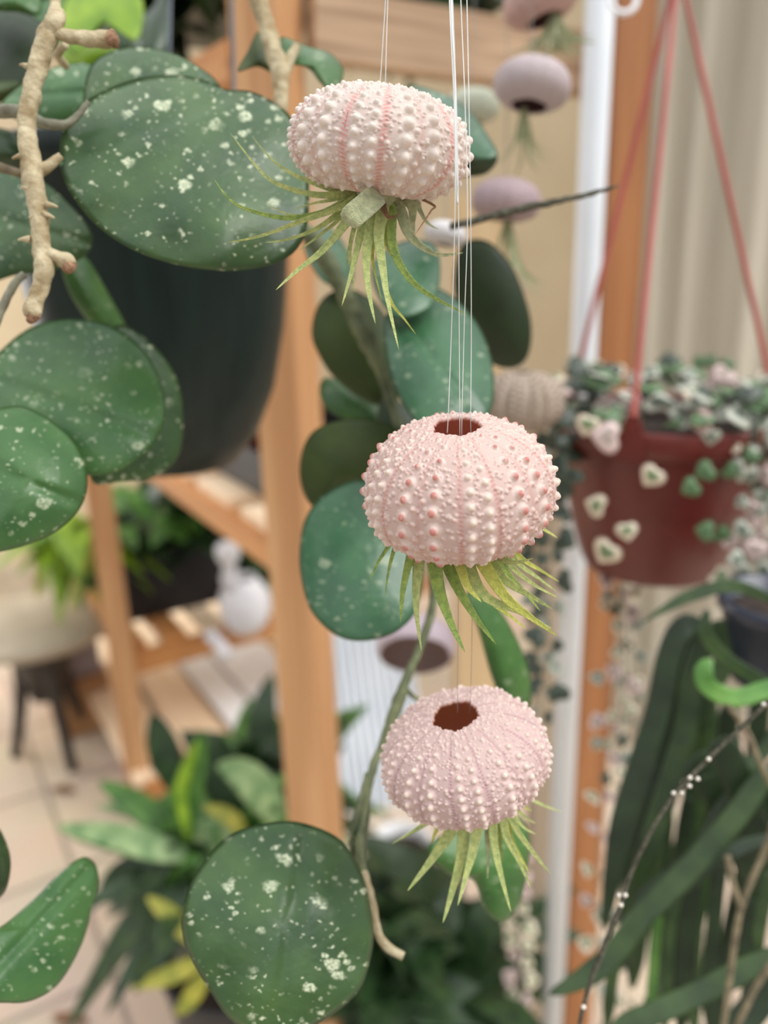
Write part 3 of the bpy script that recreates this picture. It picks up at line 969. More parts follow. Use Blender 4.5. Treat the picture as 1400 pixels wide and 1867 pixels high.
vl([(780, 1545), (850, 1500), (930, 1480), (965, 1520), (962, 1580), (950, 1640), (926, 1675), (905, 1679), (882, 1655), (862, 1605), (820, 1595)], .33, 'hoya_leaf_plain', gx=.01, gy=-.006, seed=30)
vl([(434, 130), (452, 92), (472, 58), (498, 90), (522, 112), (512, 140), (470, 122)], .325, 'hoya_underside', gx=.02, gy=-.01, bulge=.003, seed=31)
vl([(512, 68), (560, 84), (600, 96), (624, 122), (622, 152), (603, 167), (583, 150), (560, 124), (522, 112)], .32, 'hoya_leaf_plain', gx=.014, gy=-.02, bulge=.006, seed=32)
vl([(555, 440), (600, 415), (640, 470), (640, 520), (600, 520), (570, 490)], .40, 'hoya_leaf_blue', gy=-.03, gx=.01, seed=33)
vl([(640, 1500), (668, 1420), (676, 1470), (668, 1540), (655, 1600), (640, 1560)], .31, 'hoya_leaf_dark', gx=.03, seed=34)
vl([(700, 720), (760, 760), (800, 830), (740, 850), (690, 800)], .39, 'hoya_underside_dark', seed=35)
vl([(590, 690), (640, 700), (700, 730), (690, 770), (620, 760), (585, 730)], .41, 'hoya_leaf_plain', gy=-.02, seed=36)
for pts, m, nm in (([(462, -60, 17), (472, 0, 17), (486, 50, 16), (503, 105, 17), (512, 145, 16), (512, 190, 14), (508, 240, 12)], 'bark', 'stem'),
               ([(511, 150, 12), (524, 118, 10), (542, 82, 8)], 'bark', 'petiole'),
               ([(540, 400, 12, .37), (580, 450, 17, .37), (612, 505, 16, .372), (640, 560, 15, .375), (662, 605, 18, .375), (690, 668, 11, .375), (715, 740, 9, .375), (735, 800, 9, .37), (780, 950, 9, .36), (790, 1060, 8, .345), (788, 1110, 8, .34), (765, 1180, 8, .335), (738, 1245, 9, .33), (722, 1290, 12, .328), (700, 1350, 9, .325), (680, 1400, 8, .32), (668, 1450, 8, .315), (655, 1520, 8, .31), (660, 1600, 9, .305)], 'green_stem', 'stem'),
               ([(660, 1590, 10, .30), (676, 1640, 9, .295), (686, 1690, 8, .292), (704, 1725, 8, .29), (735, 1744, 8, .288)], 'bark', 'stem'),
               ([(735, 1250, 5, .33), (760, 1275, 4, .34), (800, 1290, 3, .35)], 'green_stem', 'petiole'),
               ([(672, 1410, 7, .318), (650, 1490, 5, .31), (640, 1540, 5, .31)], 'green_stem', 'petiole')):
    b = MB(); tube(b, ptube(pts, .318), n=len(pts) * 9, seg=12, rough=.25)
    b.build(nm, m, vine)
tw = MB()
tube(tw, ptube([(820, 412, 6), (862, 403, 7), (905, 392, 7), (950, 381, 7), (1000, 370, 6), (1050, 360, 5), (1095, 348, 4), (1128, 339, 1.5)], .335), n=60, seg=10, rough=.5)
tw.build('dry_shoot', 'twig', vine)['label'] = 'thin grey bare shoot pointing right past the white pole'

# ------------------------------------------------------------------ dark hanging pot behind the hoya
pc = P(252, 300, .50)
pot = thing('hanging_pot', 'dark green plastic hanging pot behind the flecked hoya leaves', 'plant pot', pc + Vector((0, .02, -.19)))
mb = MB()
prof = [(.0, -.193), (.030, -.193), (.036, -.190), (.050, -.172), (.062, -.140), (.070, -.10), (.0755, -.05), (.078, -.004), (.081, 0), (.082, .012), (.079, .014), (.0755, .004), (.072, -.04), (.066, -.10)]
lathe(mb, pc + Vector((0, .02, 0)), [(r * 1.14, h) for r, h in prof], 64); mb.build('pot_body', 'pot_dark_green', pot)
mb = MB(); lathe(mb, pc + Vector((0, .02, 0)), [(0, -.02), (.04, -.018), (.083, -.022)], 40); mb.build('soil', 'soil', pot)
for (x0, y0, x1, y1, dd) in ((312, -90, 305, 250, .47), (420, -90, 428, 250, .47), (180, -90, 150, 250, .56)):
    a, b_ = P(x0, y0, dd), P(x1, y1, dd)
    mb = MB(); tube(mb, [(a.x, a.y, a.z, .0011), ((a.x + b_.x) / 2, (a.y + b_.y) / 2, (a.z + b_.z) / 2, .0011), (b_.x, b_.y, b_.z, .0011)], seg=8)
    mb.build('hanger_wire', 'wire', pot)

# lime pothos at the top left, growing in the upper tray
poth = thing('pothos_plant', 'bright lime green pothos leaves at the top left above the woody branch', 'pothos plant', P(190, 60, .5))
for i, (ol, d, m) in enumerate((
        ([(110, 30), (140, -30), (200, -40), (255, -10), (262, 40), (245, 75), (215, 40), (170, 60), (140, 100), (118, 80)], .47, 'lime_leaf'),
        ([(100, 90), (150, 60), (210, 80), (200, 110), (150, 125), (110, 115)], .50, 'lime_leaf'),
        ([(180, 40), (215, 20), (250, 30), (262, 80), (230, 100), (200, 80)], .52, 'deep_leaf'),
        ([(255, 40), (280, 10), (300, -20), (310, 60), (285, 110), (262, 110)], .55, 'deep_leaf'),
        ([(60, 20), (110, -10), (130, 40), (110, 90), (70, 70)], .52, 'mid_leaf'))):
    traced_leaf('leaf', ol, d, poth, m, gy=-.02, seed=40 + i)
mb = MB(); tube(mb, ptube([(150, 110, 5, .52), (190, 60, 5, .52), (240, -20, 5, .53), (260, -90, 5, .55)], .52), seg=8); mb.build('stem', 'green_stem', poth)

# ------------------------------------------------------------------ the room
U = Vector((-math.sin(math.radians(31)), math.cos(math.radians(31)), 0))
Vv = Vector((math.cos(math.radians(31)), math.sin(math.radians(31)), 0))
UP = Vector((0, 0, 1))


def floor_mat():
    m, nt, b = newmat('floor_tiles')
    L = nt.links
    tc = N(nt, 'ShaderNodeTexCoord')
    mp = N(nt, 'ShaderNodeMapping')
    mp.vector_type = 'POINT'
    ang = -math.radians(31)
    o = G(135, 1585, 0)
    # rotate so that tiles follow U / Vv, with a joint crossing at o
    ca, sa = math.cos(ang), math.sin(ang)
    ox = ca * o.x - sa * o.y
    oy = sa * o.x + ca * o.y
    mp.inputs['Rotation'].default_value = (0, 0, ang)
    mp.inputs['Location'].default_value = (-ox, -oy, 0)
    L.new(tc.outputs['Object'], mp.inputs['Vector'])
    br = N(nt, 'ShaderNodeTexBrick')
    br.offset = 0.0
    br.inputs['Scale'].default_value = 1.0
    br.inputs['Brick Width'].default_value = 0.297
    br.inputs['Row Height'].default_value = 0.297
    br.inputs['Mortar Size'].default_value = 0.006
    br.inputs['Mortar Smooth'].default_value = 0.2
    br.inputs['Color1'].default_value = lin((216, 198, 176))
    br.inputs['Color2'].default_value = lin((208, 188, 166))
    br.inputs['Mortar'].default_value = lin((158, 144, 128))
    L.new(mp.outputs[0], br.inputs['Vector'])
    nz = N(nt, 'ShaderNodeTexNoise', Scale=6.0, Detail=5.0)
    L.new(tc.outputs['Object'], nz.inputs['Vector'])
    mx = N(nt, 'ShaderNodeMix', data_type='RGBA', blend_type='MULTIPLY')
    mx.inputs['Factor'].default_value = 0.25
    L.new(br.outputs['Color'], mx.inputs['A'])
    L.new(nz.outputs['Color'], mx.inputs['B'])
    L.new(mx.outputs['Result'], b.inputs['Base Color'])
    b.inputs['Roughness'].default_value = 0.35
    bp = N(nt, 'ShaderNodeBump', Strength=0.5, Distance=0.002, invert=True)
    L.new(br.outputs['Fac'], bp.inputs['Height'])
    L.new(bp.outputs[0], b.inputs['Normal'])
    MATS['floor_tiles'] = m


floor_mat()
mb = MB(); box(mb, (0.2, 1.0, -.03), (2.6, 0, 0), (0, 1.9, 0), (0, 0, .03))
tag(mb.build('floor', 'floor_tiles', None, smooth=False), 'pale beige square floor tiles with grey joints', 'floor', kind='structure')
mb = MB(); box(mb, (0.2, 2.74, 1.2), (2.6, 0, 0), (0, .03, 0), (0, 0, 1.26))
tag(mb.build('wall_back', 'wall_paint', None, smooth=False), 'plain sand coloured wall behind the racks', 'wall', kind='structure')
mb = MB(); box(mb, (0.2, 2.70, .06), (2.6, 0, 0), (0, .009, 0), (0, 0, .06))
tag(mb.build('baseboard_back', 'stone_top', None, smooth=False), 'pale skirting along the back wall', 'baseboard', kind='structure')

mb = MB()  # out-of-view side wall, added to house the fill lamp
for (y0, y1, z0, z1) in ((1.05, 1.45, 0, 2.4), (2.45, 2.71, 0, 2.4), (1.45, 2.45, 0, .25), (1.45, 2.45, 1.75, 2.4)):
    box(mb, (-1.90, (y0 + y1) / 2, (z0 + z1) / 2), (.05, 0, 0), (0, (y1 - y0) / 2, 0), (0, 0, (z1 - z0) / 2))
tag(mb.build('added_wall_left', 'wall_paint', None, smooth=False), 'sand coloured wall added unseen at the left, with an opening for the fill lamp', 'wall', kind='structure')
mb = MB()  # window frame added around the fill lamp's opening
for (y0, y1, z0, z1) in ((1.45, 1.49, .25, 1.75), (2.41, 2.45, .25, 1.75), (1.49, 2.41, .25, .29), (1.49, 2.41, 1.71, 1.75), (1.93, 1.97, .29, 1.71)):
    box(mb, (-1.88, (y0 + y1) / 2, (z0 + z1) / 2), (.025, 0, 0), (0, (y1 - y0) / 2, 0), (0, 0, (z1 - z0) / 2))
tag(mb.build('added_window_frame', 'white_paint', None, smooth=False), 'white window frame added around the fill lamp opening, unseen at the left', 'added window frame', kind='structure')
wl = bpy.data.lights.new('bench_fill_lamp', 'AREA')  # unseen area lamp added to brighten the bench and slatted deck
wl.shape = 'RECTANGLE'; wl.size = .95; wl.size_y = 1.4; wl.energy = 17; wl.color = (1, .99, .97)
wo = bpy.data.objects.new('bench_fill_lamp', wl); COL.objects.link(wo)
wo.location = (-1.98, 1.95, 1.0)
wo.rotation_euler = Vector((1, 0, -.25)).to_track_quat('-Z', 'Z').to_euler()

# curtain at the right, real vertical folds
mb = MB()
cv, cf, cu = [], [], []
nx, nz_ = 260, 6
x0, x1 = .44, 1.5
for k in range(nz_):
    z = .02 + (2.3 - .02) * k / (nz_ - 1)
    for i in range(nx):
        x = x0 + (x1 - x0) * i / (nx - 1)
        ph = x * 75 + 2.2 * math.sin(x * 13)
        y = 1.72 + .018 * math.sin(ph) + .012 * math.sin(x * 31 + 1) + .004 * math.sin(z * 2 + x * 20)
        cv.append((x, y, z)); cu.append((x * 100, z * 100))
for k in range(nz_ - 1):
    for i in range(nx - 1):
        cf.append((k * nx + i, k * nx + i + 1, (k + 1) * nx + i + 1, (k + 1) * nx + i))
nvo = len(cv)
cv2 = [(x, y + .002, z) for x, y, z in cv]
cf2 = [tuple(q + nvo for q in f[::-1]) for f in cf]
mb.add(cv + cv2, cf + cf2, cu + cu)
o = mb.build('curtain', 'curtain_cloth', None, origin=(x0, 1.72, .02))
tag(o, 'greyish beige curtain in vertical folds behind the red hanging pot', 'curtain')

# ------------------------------------------------------------------ wooden rack
A0 = H(540, 933, .85); A0.z = 0
C0 = H(222, 1200, 1.52); C0.z = 0
B0 = H(1092, 933, .95); B0.z = 0
rack = thing('wooden_rack', 'orange pine plant rack whose tall post stands left of the front urchin shells', 'plant rack', A0)


def yawbox(mb, c, w, t, h, yaw):
    y = math.radians(yaw)
    ax = Vector((math.cos(y), math.sin(y), 0)); ay = Vector((-math.sin(y), math.cos(y), 0))
    box(mb, c, ax * w / 2, ay * t / 2, UP * h / 2, bevel=.002)


mb = MB(); yawbox(mb, A0 + UP * .95, .050, .050, 1.9, -24); mb.build('post', 'pine_post', rack, smooth=False, origin=A0)
mb = MB(); yawbox(mb, B0 + UP * .95, .046, .045, 1.9, 12); mb.build('post', 'orange_post', rack, smooth=False, origin=B0)
mb = MB(); yawbox(mb, C0 + UP * .44, .048, .05, .88, 20); mb.build('post', 'pine_post', rack, smooth=False, origin=C0)


def bar(name, a, b, w, h, m, parent, up=UP):
    a, b = Vector(a), Vector(b)
    ax = (b - a) / 2
    t = ax.normalized()
    ay = up.cross(t).normalized() * w / 2
    az = t.cross(ay.normalized()) * h / 2
    mb_ = MB()
    box(mb_, (0, 0, 0), Vector((ax.length, 0, 0)), Vector((0, w / 2, 0)), Vector((0, 0, h / 2)))
    o = mb_.build(name, m, None, smooth=False)
    R = Matrix((t, ay.normalized(), az.normalized())).transposed()
    o.rotation_euler = R.to_euler()
    base = Vector((0, 0, 0))
    q = parent
    while q is not None:
        base += q.location; q = q.parent
    o.location = (a + b) / 2 - base
    o.parent = parent
    return o


# top beam: from post A back to the right past post B
za = 1.15 + .215
a = H(565, 46, .86); b_ = H(1172, 136, 1.0)
zb = (a.z + b_.z) / 2
bar('beam', (a.x, a.y, a.z), (b_.x, b_.y, b_.z), .03, .058, 'pine_beam', rack)
# side rail of the upper shelf (recedes to the left) and the shelf's boards
sa = H(516, 992, .845); sa.z = .83
su = sa + U * .80
bar('rail', sa, su, .028, .030, 'pine_rail', rack)
bar('rail', sa + Vv * .34, su + Vv * .34, .028, .030, 'pine_rail', rack)
for k in range(5):
    s0 = sa + U * (.06 + k * .16)
    bar('shelf_board', s0 - Vv * .0, s0 + Vv * .36, .12, .012, 'pine_slat', rack).location.z += .021
# upper shelf above the frame's top (carries the dark tray)
ta = H(440, 110, .9); 
bar('rail', (ta.x, ta.y, ta.z), (ta.x + U.x * .8, ta.y + U.y * .8, ta.z - .0), .028, .036, 'pine_rail', rack)
# lower bench level: front rail, boards running back, low slatted deck
ra = C0 + UP * .345
bar('rail', ra, ra + Vv * .75, .03, .042, 'pine_rail', rack)
for k in range(9):
    s0 = ra + Vv * (.03 + k * .085) + U * .0 + UP * .03
    bar('shelf_board', s0, s0 + U * .55, .05, .014, 'pine_rail' if k not in (2, 4) else 'pine_slat', rack)
for k in range(5):
    s0 = C0 + Vv * (.035 + k * .125) - U * .06 + UP * .10
    bar('deck_slat', s0, s0 + U * .85, .108, .018, 'pine_slat', rack)
bar('rail', C0 + UP * .08 - U * .06 + Vv * .0, C0 + UP * .08 - U * .06 + Vv * .62, .03, .04, 'pine_rail', rack)
bar('rail', C0 + UP * .08 + U * .78, C0 + UP * .08 + U * .78 + Vv * .62, .03, .04, 'pine_rail', rack)

# pale board left of the white pole (second frame upright) and lower grey board
mb = MB(); q = H(868, 1180, 1.62); yawbox(mb, Vector((q.x, q.y, .62)), .10, .03, 1.24, 10)
tag(mb.build('upright_board', 'pale_board', None, smooth=False, origin=(q.x, q.y, 0)), 'pale cream upright board behind the lines of the lowest urchin shell', 'board')
mb = MB(); q = H(985, 1500, .92); yawbox(mb, Vector((q.x, q.y, .47)), .036, .02, .94, 10)
tag(mb.build('upright_board', 'grey_board', None, smooth=False, origin=(q.x, q.y, 0)), 'narrow greyish board just left of the white pole, low in the photo', 'board')

# white pole
q = H(1050, 933, .80)
pole = thing('white_pole', 'slim white metal pole left of the red hanging pot', 'pole', (q.x, q.y, 0))
mb = MB(); lathe(mb, (q.x, q.y, 0), [(0, 0), (.0125, 0), (.0125, 2.2), (0, 2.2)], 28); mb.build('tube', 'white_paint', pole)
mb = MB(); lathe(mb, (q.x, q.y, 0), [(0, .0), (.022, .0), (.022, .012), (.0135, .018)], 28); mb.build('foot', 'white_plastic', pole)
# white ring hook at the top
mb = MB()
pts = []
for k in range(15):
    a = math.pi * (-.1 + 1.2 * k / 14) + math.pi
    pts.append((1137 + 24 * math.cos(a), -2 - 26 * math.sin(a), 5.2, .62))
pts = [(1113, -60, 5.2, .62)] + pts + [(1161, -60, 5.2, .62)]
tube(mb, ptube(pts, .62), n=60, seg=10)
tag(mb.build('hook', 'white_plastic', None, origin=P(1137, -60, .62)), 'white curved hook at the top edge beside the white pole', 'hook')

# ------------------------------------------------------------------ red hanging pot with string of hearts
DP = .60
rc = P(1212, 752, DP)
rpot = thing('hanging_pot', 'red brown plastic hanging pot with three straps on the right', 'plant pot', rc - UP * .118)
k = .078
prof = [(0, -.118), (.048, -.118), (.052, -.116), (.054, -.112), (.057, -.104), (.063, -.082), (.069, -.05), (.0715, -.021), (.0715, -.019), (.077, -.018), (.079, -.016), (.080, -.001), (.079, .001), (.0755, .0), (.073, -.02), (.068, -.06)]
mb = MB(); lathe(mb, rc, prof, 72); mb.build('pot_body', 'terracotta_plastic', rpot)
mb = MB(); lathe(mb, rc, [(0, -.010), (.04, -.008), (.0745, -.013)], 40); mb.build('soil', 'soil', rpot)
topm = P(1237, -60, .575)
vdir = (rc - CAM); vdir.z = 0; vdir.normalize()
rgt = Vector((vdir.y, -vdir.x, 0))
for ang, lab in ((-104, None), (22, None), (152, None)):
    an = math.radians(ang)
    rim = rc + (rgt * math.cos(an) + vdir * math.sin(an)) * .0795
    out = (rgt * math.cos(an) + vdir * math.sin(an))
    mb = MB()
    blade(mb, [topm, topm.lerp(rim, .33), topm.lerp(rim, .66), rim + UP * .006], .0056, thick=.5, curl=.0, n=16, prof='flat', facing=out)
    mb = MB()
    tube(mb, [(topm.x, topm.y, topm.z, .0019), *[tuple(topm.lerp(rim + UP * .01, t)) + (.0022,) for t in (.3, .6, .9)], (rim.x, rim.y, rim.z + .004, .003)], n=24, seg=8)
    s_ = mb.build('strap', 'terracotta_strap', rpot)
    mb = MB()
    t_ = UP.cross(out)
    vs = [rim + t_ * x + UP * z + out * y for (x, z) in ((-.004, .012), (.004, .012), (.009, -.004), (.009, -.019), (-.009, -.019), (-.009, -.004)) for y in (-.001, .0022)]
    fs = [(0, 2, 4, 6, 8, 10), (11, 9, 7, 5, 3, 1)] + [(2 * i, 2 * i + 1, (2 * i + 3) % 12, (2 * i + 2) % 12) for i in range(6)]
    mb.add(vs, fs)
    mb.build('strap_clip', 'terracotta_plastic', s_, smooth=False)


def heart(mb, c, size, nrm, rot=0.0, cup=0.25):
    """small heart-shaped fleshy leaf; uv.x runs 0 at the middle to 1 at the margin"""
    nrm = Vector(nrm).normalized()
    up = UP - nrm * UP.dot(nrm)
    if up.length < .05: up = Vector((0, 1, 0)) - nrm * nrm.y
    up.normalize()
    sd = up.cross(nrm)
    ca, sa_ = math.cos(rot), math.sin(rot)
    up, sd = up * ca + sd * sa_, sd * ca - up * sa_
    K, R = 22, 4
    vs, fs, uvs = [], [], []
    for side in (1, -1):
        vs.append(c + nrm * (size * .06 * side)); uvs.append((0, 0))
        for r in range(1, R + 1):
            s = r / R
            for kk in range(K):
                t = 2 * math.pi * kk / K
                x = math.sin(t) ** 3 * .5
                x = .6 * x + .4 * .5 * math.sin(t)
                y = (13 * math.cos(t) - 5 * math.cos(2 * t) - 2 * math.cos(3 * t) - math.cos(4 * t)) / 30
                y = .6 * y + .4 * (.46 * math.cos(t) - .05)
                z = -cup * s * s * .35 + side * .06 * (1 - s ** 3)
                vs.append(c + (sd * x * s * 1.05 + up * (y * s) + nrm * z) * size)
                uvs.append((s, t))
    o2 = 1 + R * K
    for off, fl in ((0, 0), (o2, 1)):
        for kk in range(K):
            f = (off, off + 1 + kk, off + 1 + (kk + 1) % K)
            fs.append(f[::-1] if fl else f)
        for r in range(R - 1):
            for kk in range(K):
                a = off + 1 + r * K + kk; b = off + 1 + r * K + (kk + 1) % K
                f = (a, b, b + K, a + K)
                fs.append(f if fl else f[::-1])
    for kk in range(K):
        a = 1 + (R - 1) * K + kk; b = 1 + (R - 1) * K + (kk + 1) % K
        fs.append((a, b, b + o2, a + o2))
    mb.add(vs, fs, uvs)


soh = thing('string_of_hearts', 'string of hearts plant with small grey green and pink leaves spilling over the red pot', 'trailing plant', rc)
HM = ['heart_pale', 'heart_green', 'heart_dark', 'heart_silver', 'heart_pink']
r5 = random.Random(11)
nleaf = [0]
stuff = {m: MB() for m in HM}


def hleaf(c, size, m, nrm=None, rot=None, individual=True):
    if nrm is None:
        nrm = (CAM - c).normalized() + Vector((r5.uniform(-.7, .7), r5.uniform(-.5, .5), r5.uniform(-.4, .8)))
    if rot is None: rot = r5.uniform(-3.1, 3.1)
    if individual and nleaf[0] < 98:
        mb_ = MB(); heart(mb_, c, size, nrm, rot)
        mb_.build('leaf', m, soh); nleaf[0] += 1
    else:
        heart(stuff[m], c, size, nrm, rot)


# the leaves seen against the pot
front = -vdir
for (x, y, s, m, ro) in ((1190, 866, 46, 'heart_pale', .6), (1262, 888, 40, 'heart_green', 1.0), (1288, 858, 42, 'heart_green', 1.0), (1088, 922, 44, 'heart_pale', 1.8),
                         (1143, 966, 40, 'heart_pale', -.2), (1106, 1005, 54, 'heart_pale', .5), (1288, 968, 40, 'heart_green', 1.6), (1316, 974, 36, 'heart_green', -1.2),
                         (1110, 795, 62, 'heart_pink', 1.7), (1072, 772, 46, 'heart_pale', .3), (1280, 770, 50, 'heart_pink', 1.5), (1296, 795, 36, 'heart_silver', 0),
                         (1345, 855, 40, 'heart_silver', 1.2), (1330, 858, 34, 'heart_green', -1), (1370, 830, 34, 'heart_green', .6), (1395, 905, 44, 'heart_silver', 0),
                         (1355, 965, 40, 'heart_silver', .8), (1372, 925, 34, 'heart_pink', .4), (1345, 1020, 40, 'heart_silver', 1.4), (1378, 1000, 46, 'heart_pink', .2), (1395, 1040, 44, 'heart_silver', .9)):
    hleaf(P(x, y, DP - .083 + .00002 * abs(x - 1212) ** 1.25), s * (DP - .08) / F, m, front + Vector((r5.uniform(-.3, .3), 0, r5.uniform(-.1, .5))), ro)
# mat of leaves on top of the pot
for i in range(110):
    an = r5.uniform(0, 2 * math.pi); rr_ = .078 * math.sqrt(r5.uniform(.05, 1.1))
    c = rc + Vector((math.cos(an) * rr_, math.sin(an) * rr_, r5.uniform(.002, .03)))
    hleaf(c, r5.uniform(.015, .023), r5.choices(HM, (2, 3, 5, 4, 1))[0], Vector((r5.uniform(-.6, .6), r5.uniform(-1.1, .2), 1)))
# dark leaves tumbling over the left of the rim
for (x, y, s) in ((1035, 760, 46), (1012, 800, 52), (1040, 820, 56), (1020, 850, 50), (1030, 885, 44), (1012, 770, 40), (1050, 790, 40), (1060, 745, 40), (1020, 735, 36), (1045, 870, 36), (1018, 905, 34)):
    hleaf(P(x, y, DP - .03 + r5.uniform(-.02, .02)), s * DP / F, 'heart_dark')
# trailing strands
def strand(pts, every, size, ms, ind=0.0):
    w = [P(*p) for p in pts]
    b = MB(); tube(b, [(p.x, p.y, p.z, .0005) for p in w], n=len(w) * 8, seg=5)
    b.build('vine', 'brown_stem', soh)
    n = max(3, int(sum((w[i + 1] - w[i]).length for i in range(len(w) - 1)) / every))
    for p in crom([tuple(q) for q in w], n):
        for sg in (-1, 1):
            sz = size * r5.uniform(.6, 1.15)
            hleaf(Vector(p) + rgt * (sg * sz * .55) + Vector((0, r5.uniform(-.004, .004), r5.uniform(-.006, .006))), sz, r5.choice(ms), individual=r5.random() < ind)
mx = ['heart_dark', 'heart_silver', 'heart_pale']
strand([(1005, 790, .56), (1003, 950, .57), (1000, 1100, .58), (995, 1260, .59)], .016, .016, ['heart_dark', 'heart_dark', 'heart_silver'], .6)
strand([(985, 830, .58), (980, 980, .58), (978, 1140, .59), (985, 1300, .6)], .018, .013, ['heart_dark', 'heart_silver'])
strand([(1120, 1020, .63), (1130, 1100, .64), (1140, 1240, .65), (1120, 1400, .67), (1130, 1560, .69), (1110, 1700, .7), (1120, 1880, .72)], .026, .014, ['heart_silver', 'heart_pale', 'heart_pink', 'heart_dark'])
strand([(1118, 1010, .64), (1112, 1250, .66), (1102, 1400, .67), (1090, 1560, .69), (1088, 1700, .7), (1090, 1880, .72)], .034, .015, ['heart_silver', 'heart_pale', 'heart_pink'])
strand([(1140, 1040, .66), (1150, 1200, .67), (1155, 1330, .69), (1145, 1500, .7), (1150, 1660, .72), (1140, 1880, .74)], .024, .013, mx)
strand([(1385, 780, .53), (1392, 900, .53), (1388, 1000, .54), (1380, 1100, .55)], .014, .017, ['heart_silver', 'heart_pink', 'heart_dark'], .4)
strand([(1360, 800, .53), (1368, 900, .53), (1350, 1000, .54), (1330, 1090, .55)], .016, .015, ['heart_silver', 'heart_pink', 'heart_pale'], .4)
strand([(1405, 740, .55), (1412, 860, .55), (1408, 960, .55), (1400, 1060, .56)], .014, .018, ['heart_silver', 'heart_pink', 'heart_dark'])
strand([(935, 1530, .95), (940, 1650, .97), (950, 1760, 1.0), (945, 1880, 1.02)], .022, .020, ['heart_pink', 'heart_pale'])
strand([(1300, 720, .68), (1310, 660, .69), (1300, 672, .69)], .02, .016, ['heart_green'])
for m_, mb_ in stuff.items():
    if mb_.v:
        o = mb_.build('small_leaves', m_, soh); o['kind'] = 'stuff'

# ------------------------------------------------------------------ cactus with long flat stems, lower right
cact = thing('hanging_cactus', 'dark green leafless cactus with long flat hanging stems at the lower right', 'cactus', P(1400, 1170, .48))


def cst(pts, w, m='cactus_stem', d=.48, prof='strap', thick=.22, curl=.25, name='stem'):
    b = MB()
    dd = d
    blade(b, [P(*(p if len(p) > 2 else (p[0], p[1], dd))) for p in pts], w * .88 * dd / F, thick=thick, curl=curl, n=30, prof=prof)
    b.build(name, m, cact)


K1, K2, K3 = 'cactus_stem', 'cactus_stem_dark', 'cactus_stem_light'
cst([(1440, 1110), (1390, 1085), (1330, 1068), (1260, 1086), (1215, 1108), (1170, 1136)], 28, K1, .47, 'lance')
cst([(1275, 1140), (1245, 1145), (1220, 1195), (1200, 1290), (1172, 1380), (1140, 1480), (1118, 1590), (1100, 1700)], 50, K2, .50)
cst([(1290, 1150), (1262, 1240), (1245, 1350), (1205, 1480), (1170, 1600), (1150, 1760)], 46, K1, .52)
cst([(1260, 1150), (1235, 1260), (1215, 1380), (1180, 1500), (1150, 1640)], 40, K2, .54)
cst([(1440, 1248), (1395, 1258), (1345, 1272), (1305, 1262), (1284, 1240), (1286, 1215), (1300, 1205)], 38, K3, .43)
cst([(1400, 1248), (1350, 1220), (1310, 1190), (1285, 1150), (1290, 1110)], 30, K1, .45)
cst([(1310, 1130), (1320, 1190), (1300, 1260)], 40, K1, .5)
cst([(1310, 1345), (1345, 1420), (1372, 1500), (1398, 1570)], 62, K2, .46)
cst([(1260, 1380), (1310, 1440), (1360, 1540), (1390, 1620)], 80, K2, .5)
cst([(1400, 1400), (1343, 1486), (1257, 1583), (1171, 1671), (1114, 1743), (1060, 1785), (1000, 1813)], 46, K1, .45)
cst([(1350, 1440), (1300, 1540), (1240, 1600), (1190, 1640), (1150, 1690)], 60, K2, .49)
cst([(1262, 1590), (1255, 1660), (1249, 1740), (1240, 1890)], 42, K2, .5)
cst([(1245, 1600), (1222, 1690), (1217, 1790), (1211, 1890)], 20, K1, .5)
cst([(1200, 1660), (1193, 1740), (1184, 1840)], 20, K3, .52)
cst([(1312, 1570), (1302, 1680), (1292, 1790), (1296, 1890)], 30, K2, .49)
cst([(1399, 1590), (1388, 1660), (1378, 1725)], 22, K1, .43)
cst([(1372, 1640), (1366, 1700), (1355, 1765)], 42, K2, .52)
cst([(1120, 1878), (1229, 1831), (1314, 1791), (1440, 1722)], 46, K1, .44)
cst([(1320, 1572), (1350, 1545), (1430, 1520)], 30, K2, .43, 'lance')
cst([(1250, 1600), (1235, 1720), (1160, 1880)], 30, K1, .56)
cst([(1410, 1780), (1380, 1830), (1330, 1890)], 60, K2, .5)
cst([(1150, 1680), (1120, 1760), (1105, 1880)], 26, K1, .5)
cst([(1420, 1330), (1370, 1390), (1300, 1400), (1265, 1420)], 30, K1, .5)
cst([(1290, 1260), (1275, 1330), (1265, 1450), (1230, 1600)], 44, K1, .56)
cst([(1330, 1280), (1320, 1400), (1310, 1500), (1300, 1600)], 40, K2, .57)
cst([(1170, 1500), (1165, 1580), (1140, 1700)], 28, K1, .55)
cst([(1420, 1500), (1380, 1700), (1360, 1890)], 36, K1, .56)
rc9 = random.Random(77)
for i in range(16):
    x = 1130 + 270 * (i + rc9.uniform(0, .8)) / 16
    y0 = rc9.uniform(1220, 1560) + max(0, (1250 - x) * 1.2)
    y1 = min(1890, y0 + rc9.uniform(250, 480))
    lean = rc9.uniform(-60, 10)
    cst([(x + 20, y0), (x + 8, y0 + (y1 - y0) * .35), (x + lean * .5, y0 + (y1 - y0) * .7), (x + lean, y1)], rc9.uniform(24, 46), rc9.choice([K1, K2, K2]), rc9.uniform(.55, .66))
for pts in ([(1410, 1500, 6), (1397, 1545, 6), (1354, 1646, 6), (1336, 1743, 6), (1317, 1890, 6)], [(1326, 1560, 6), (1336, 1610, 6), (1352, 1655, 7)],
            [(1410, 1750, 6), (1375, 1805, 6), (1335, 1890, 6)], [(1325, 1285, 5), (1360, 1330, 5), (1385, 1390, 5), (1410, 1440, 5)]):
    b = MB(); tube(b, ptube(pts, .42), n=36, seg=8, rough=.2); b.build('aerial_root', 'brown_stem', cact)
thin = MB()
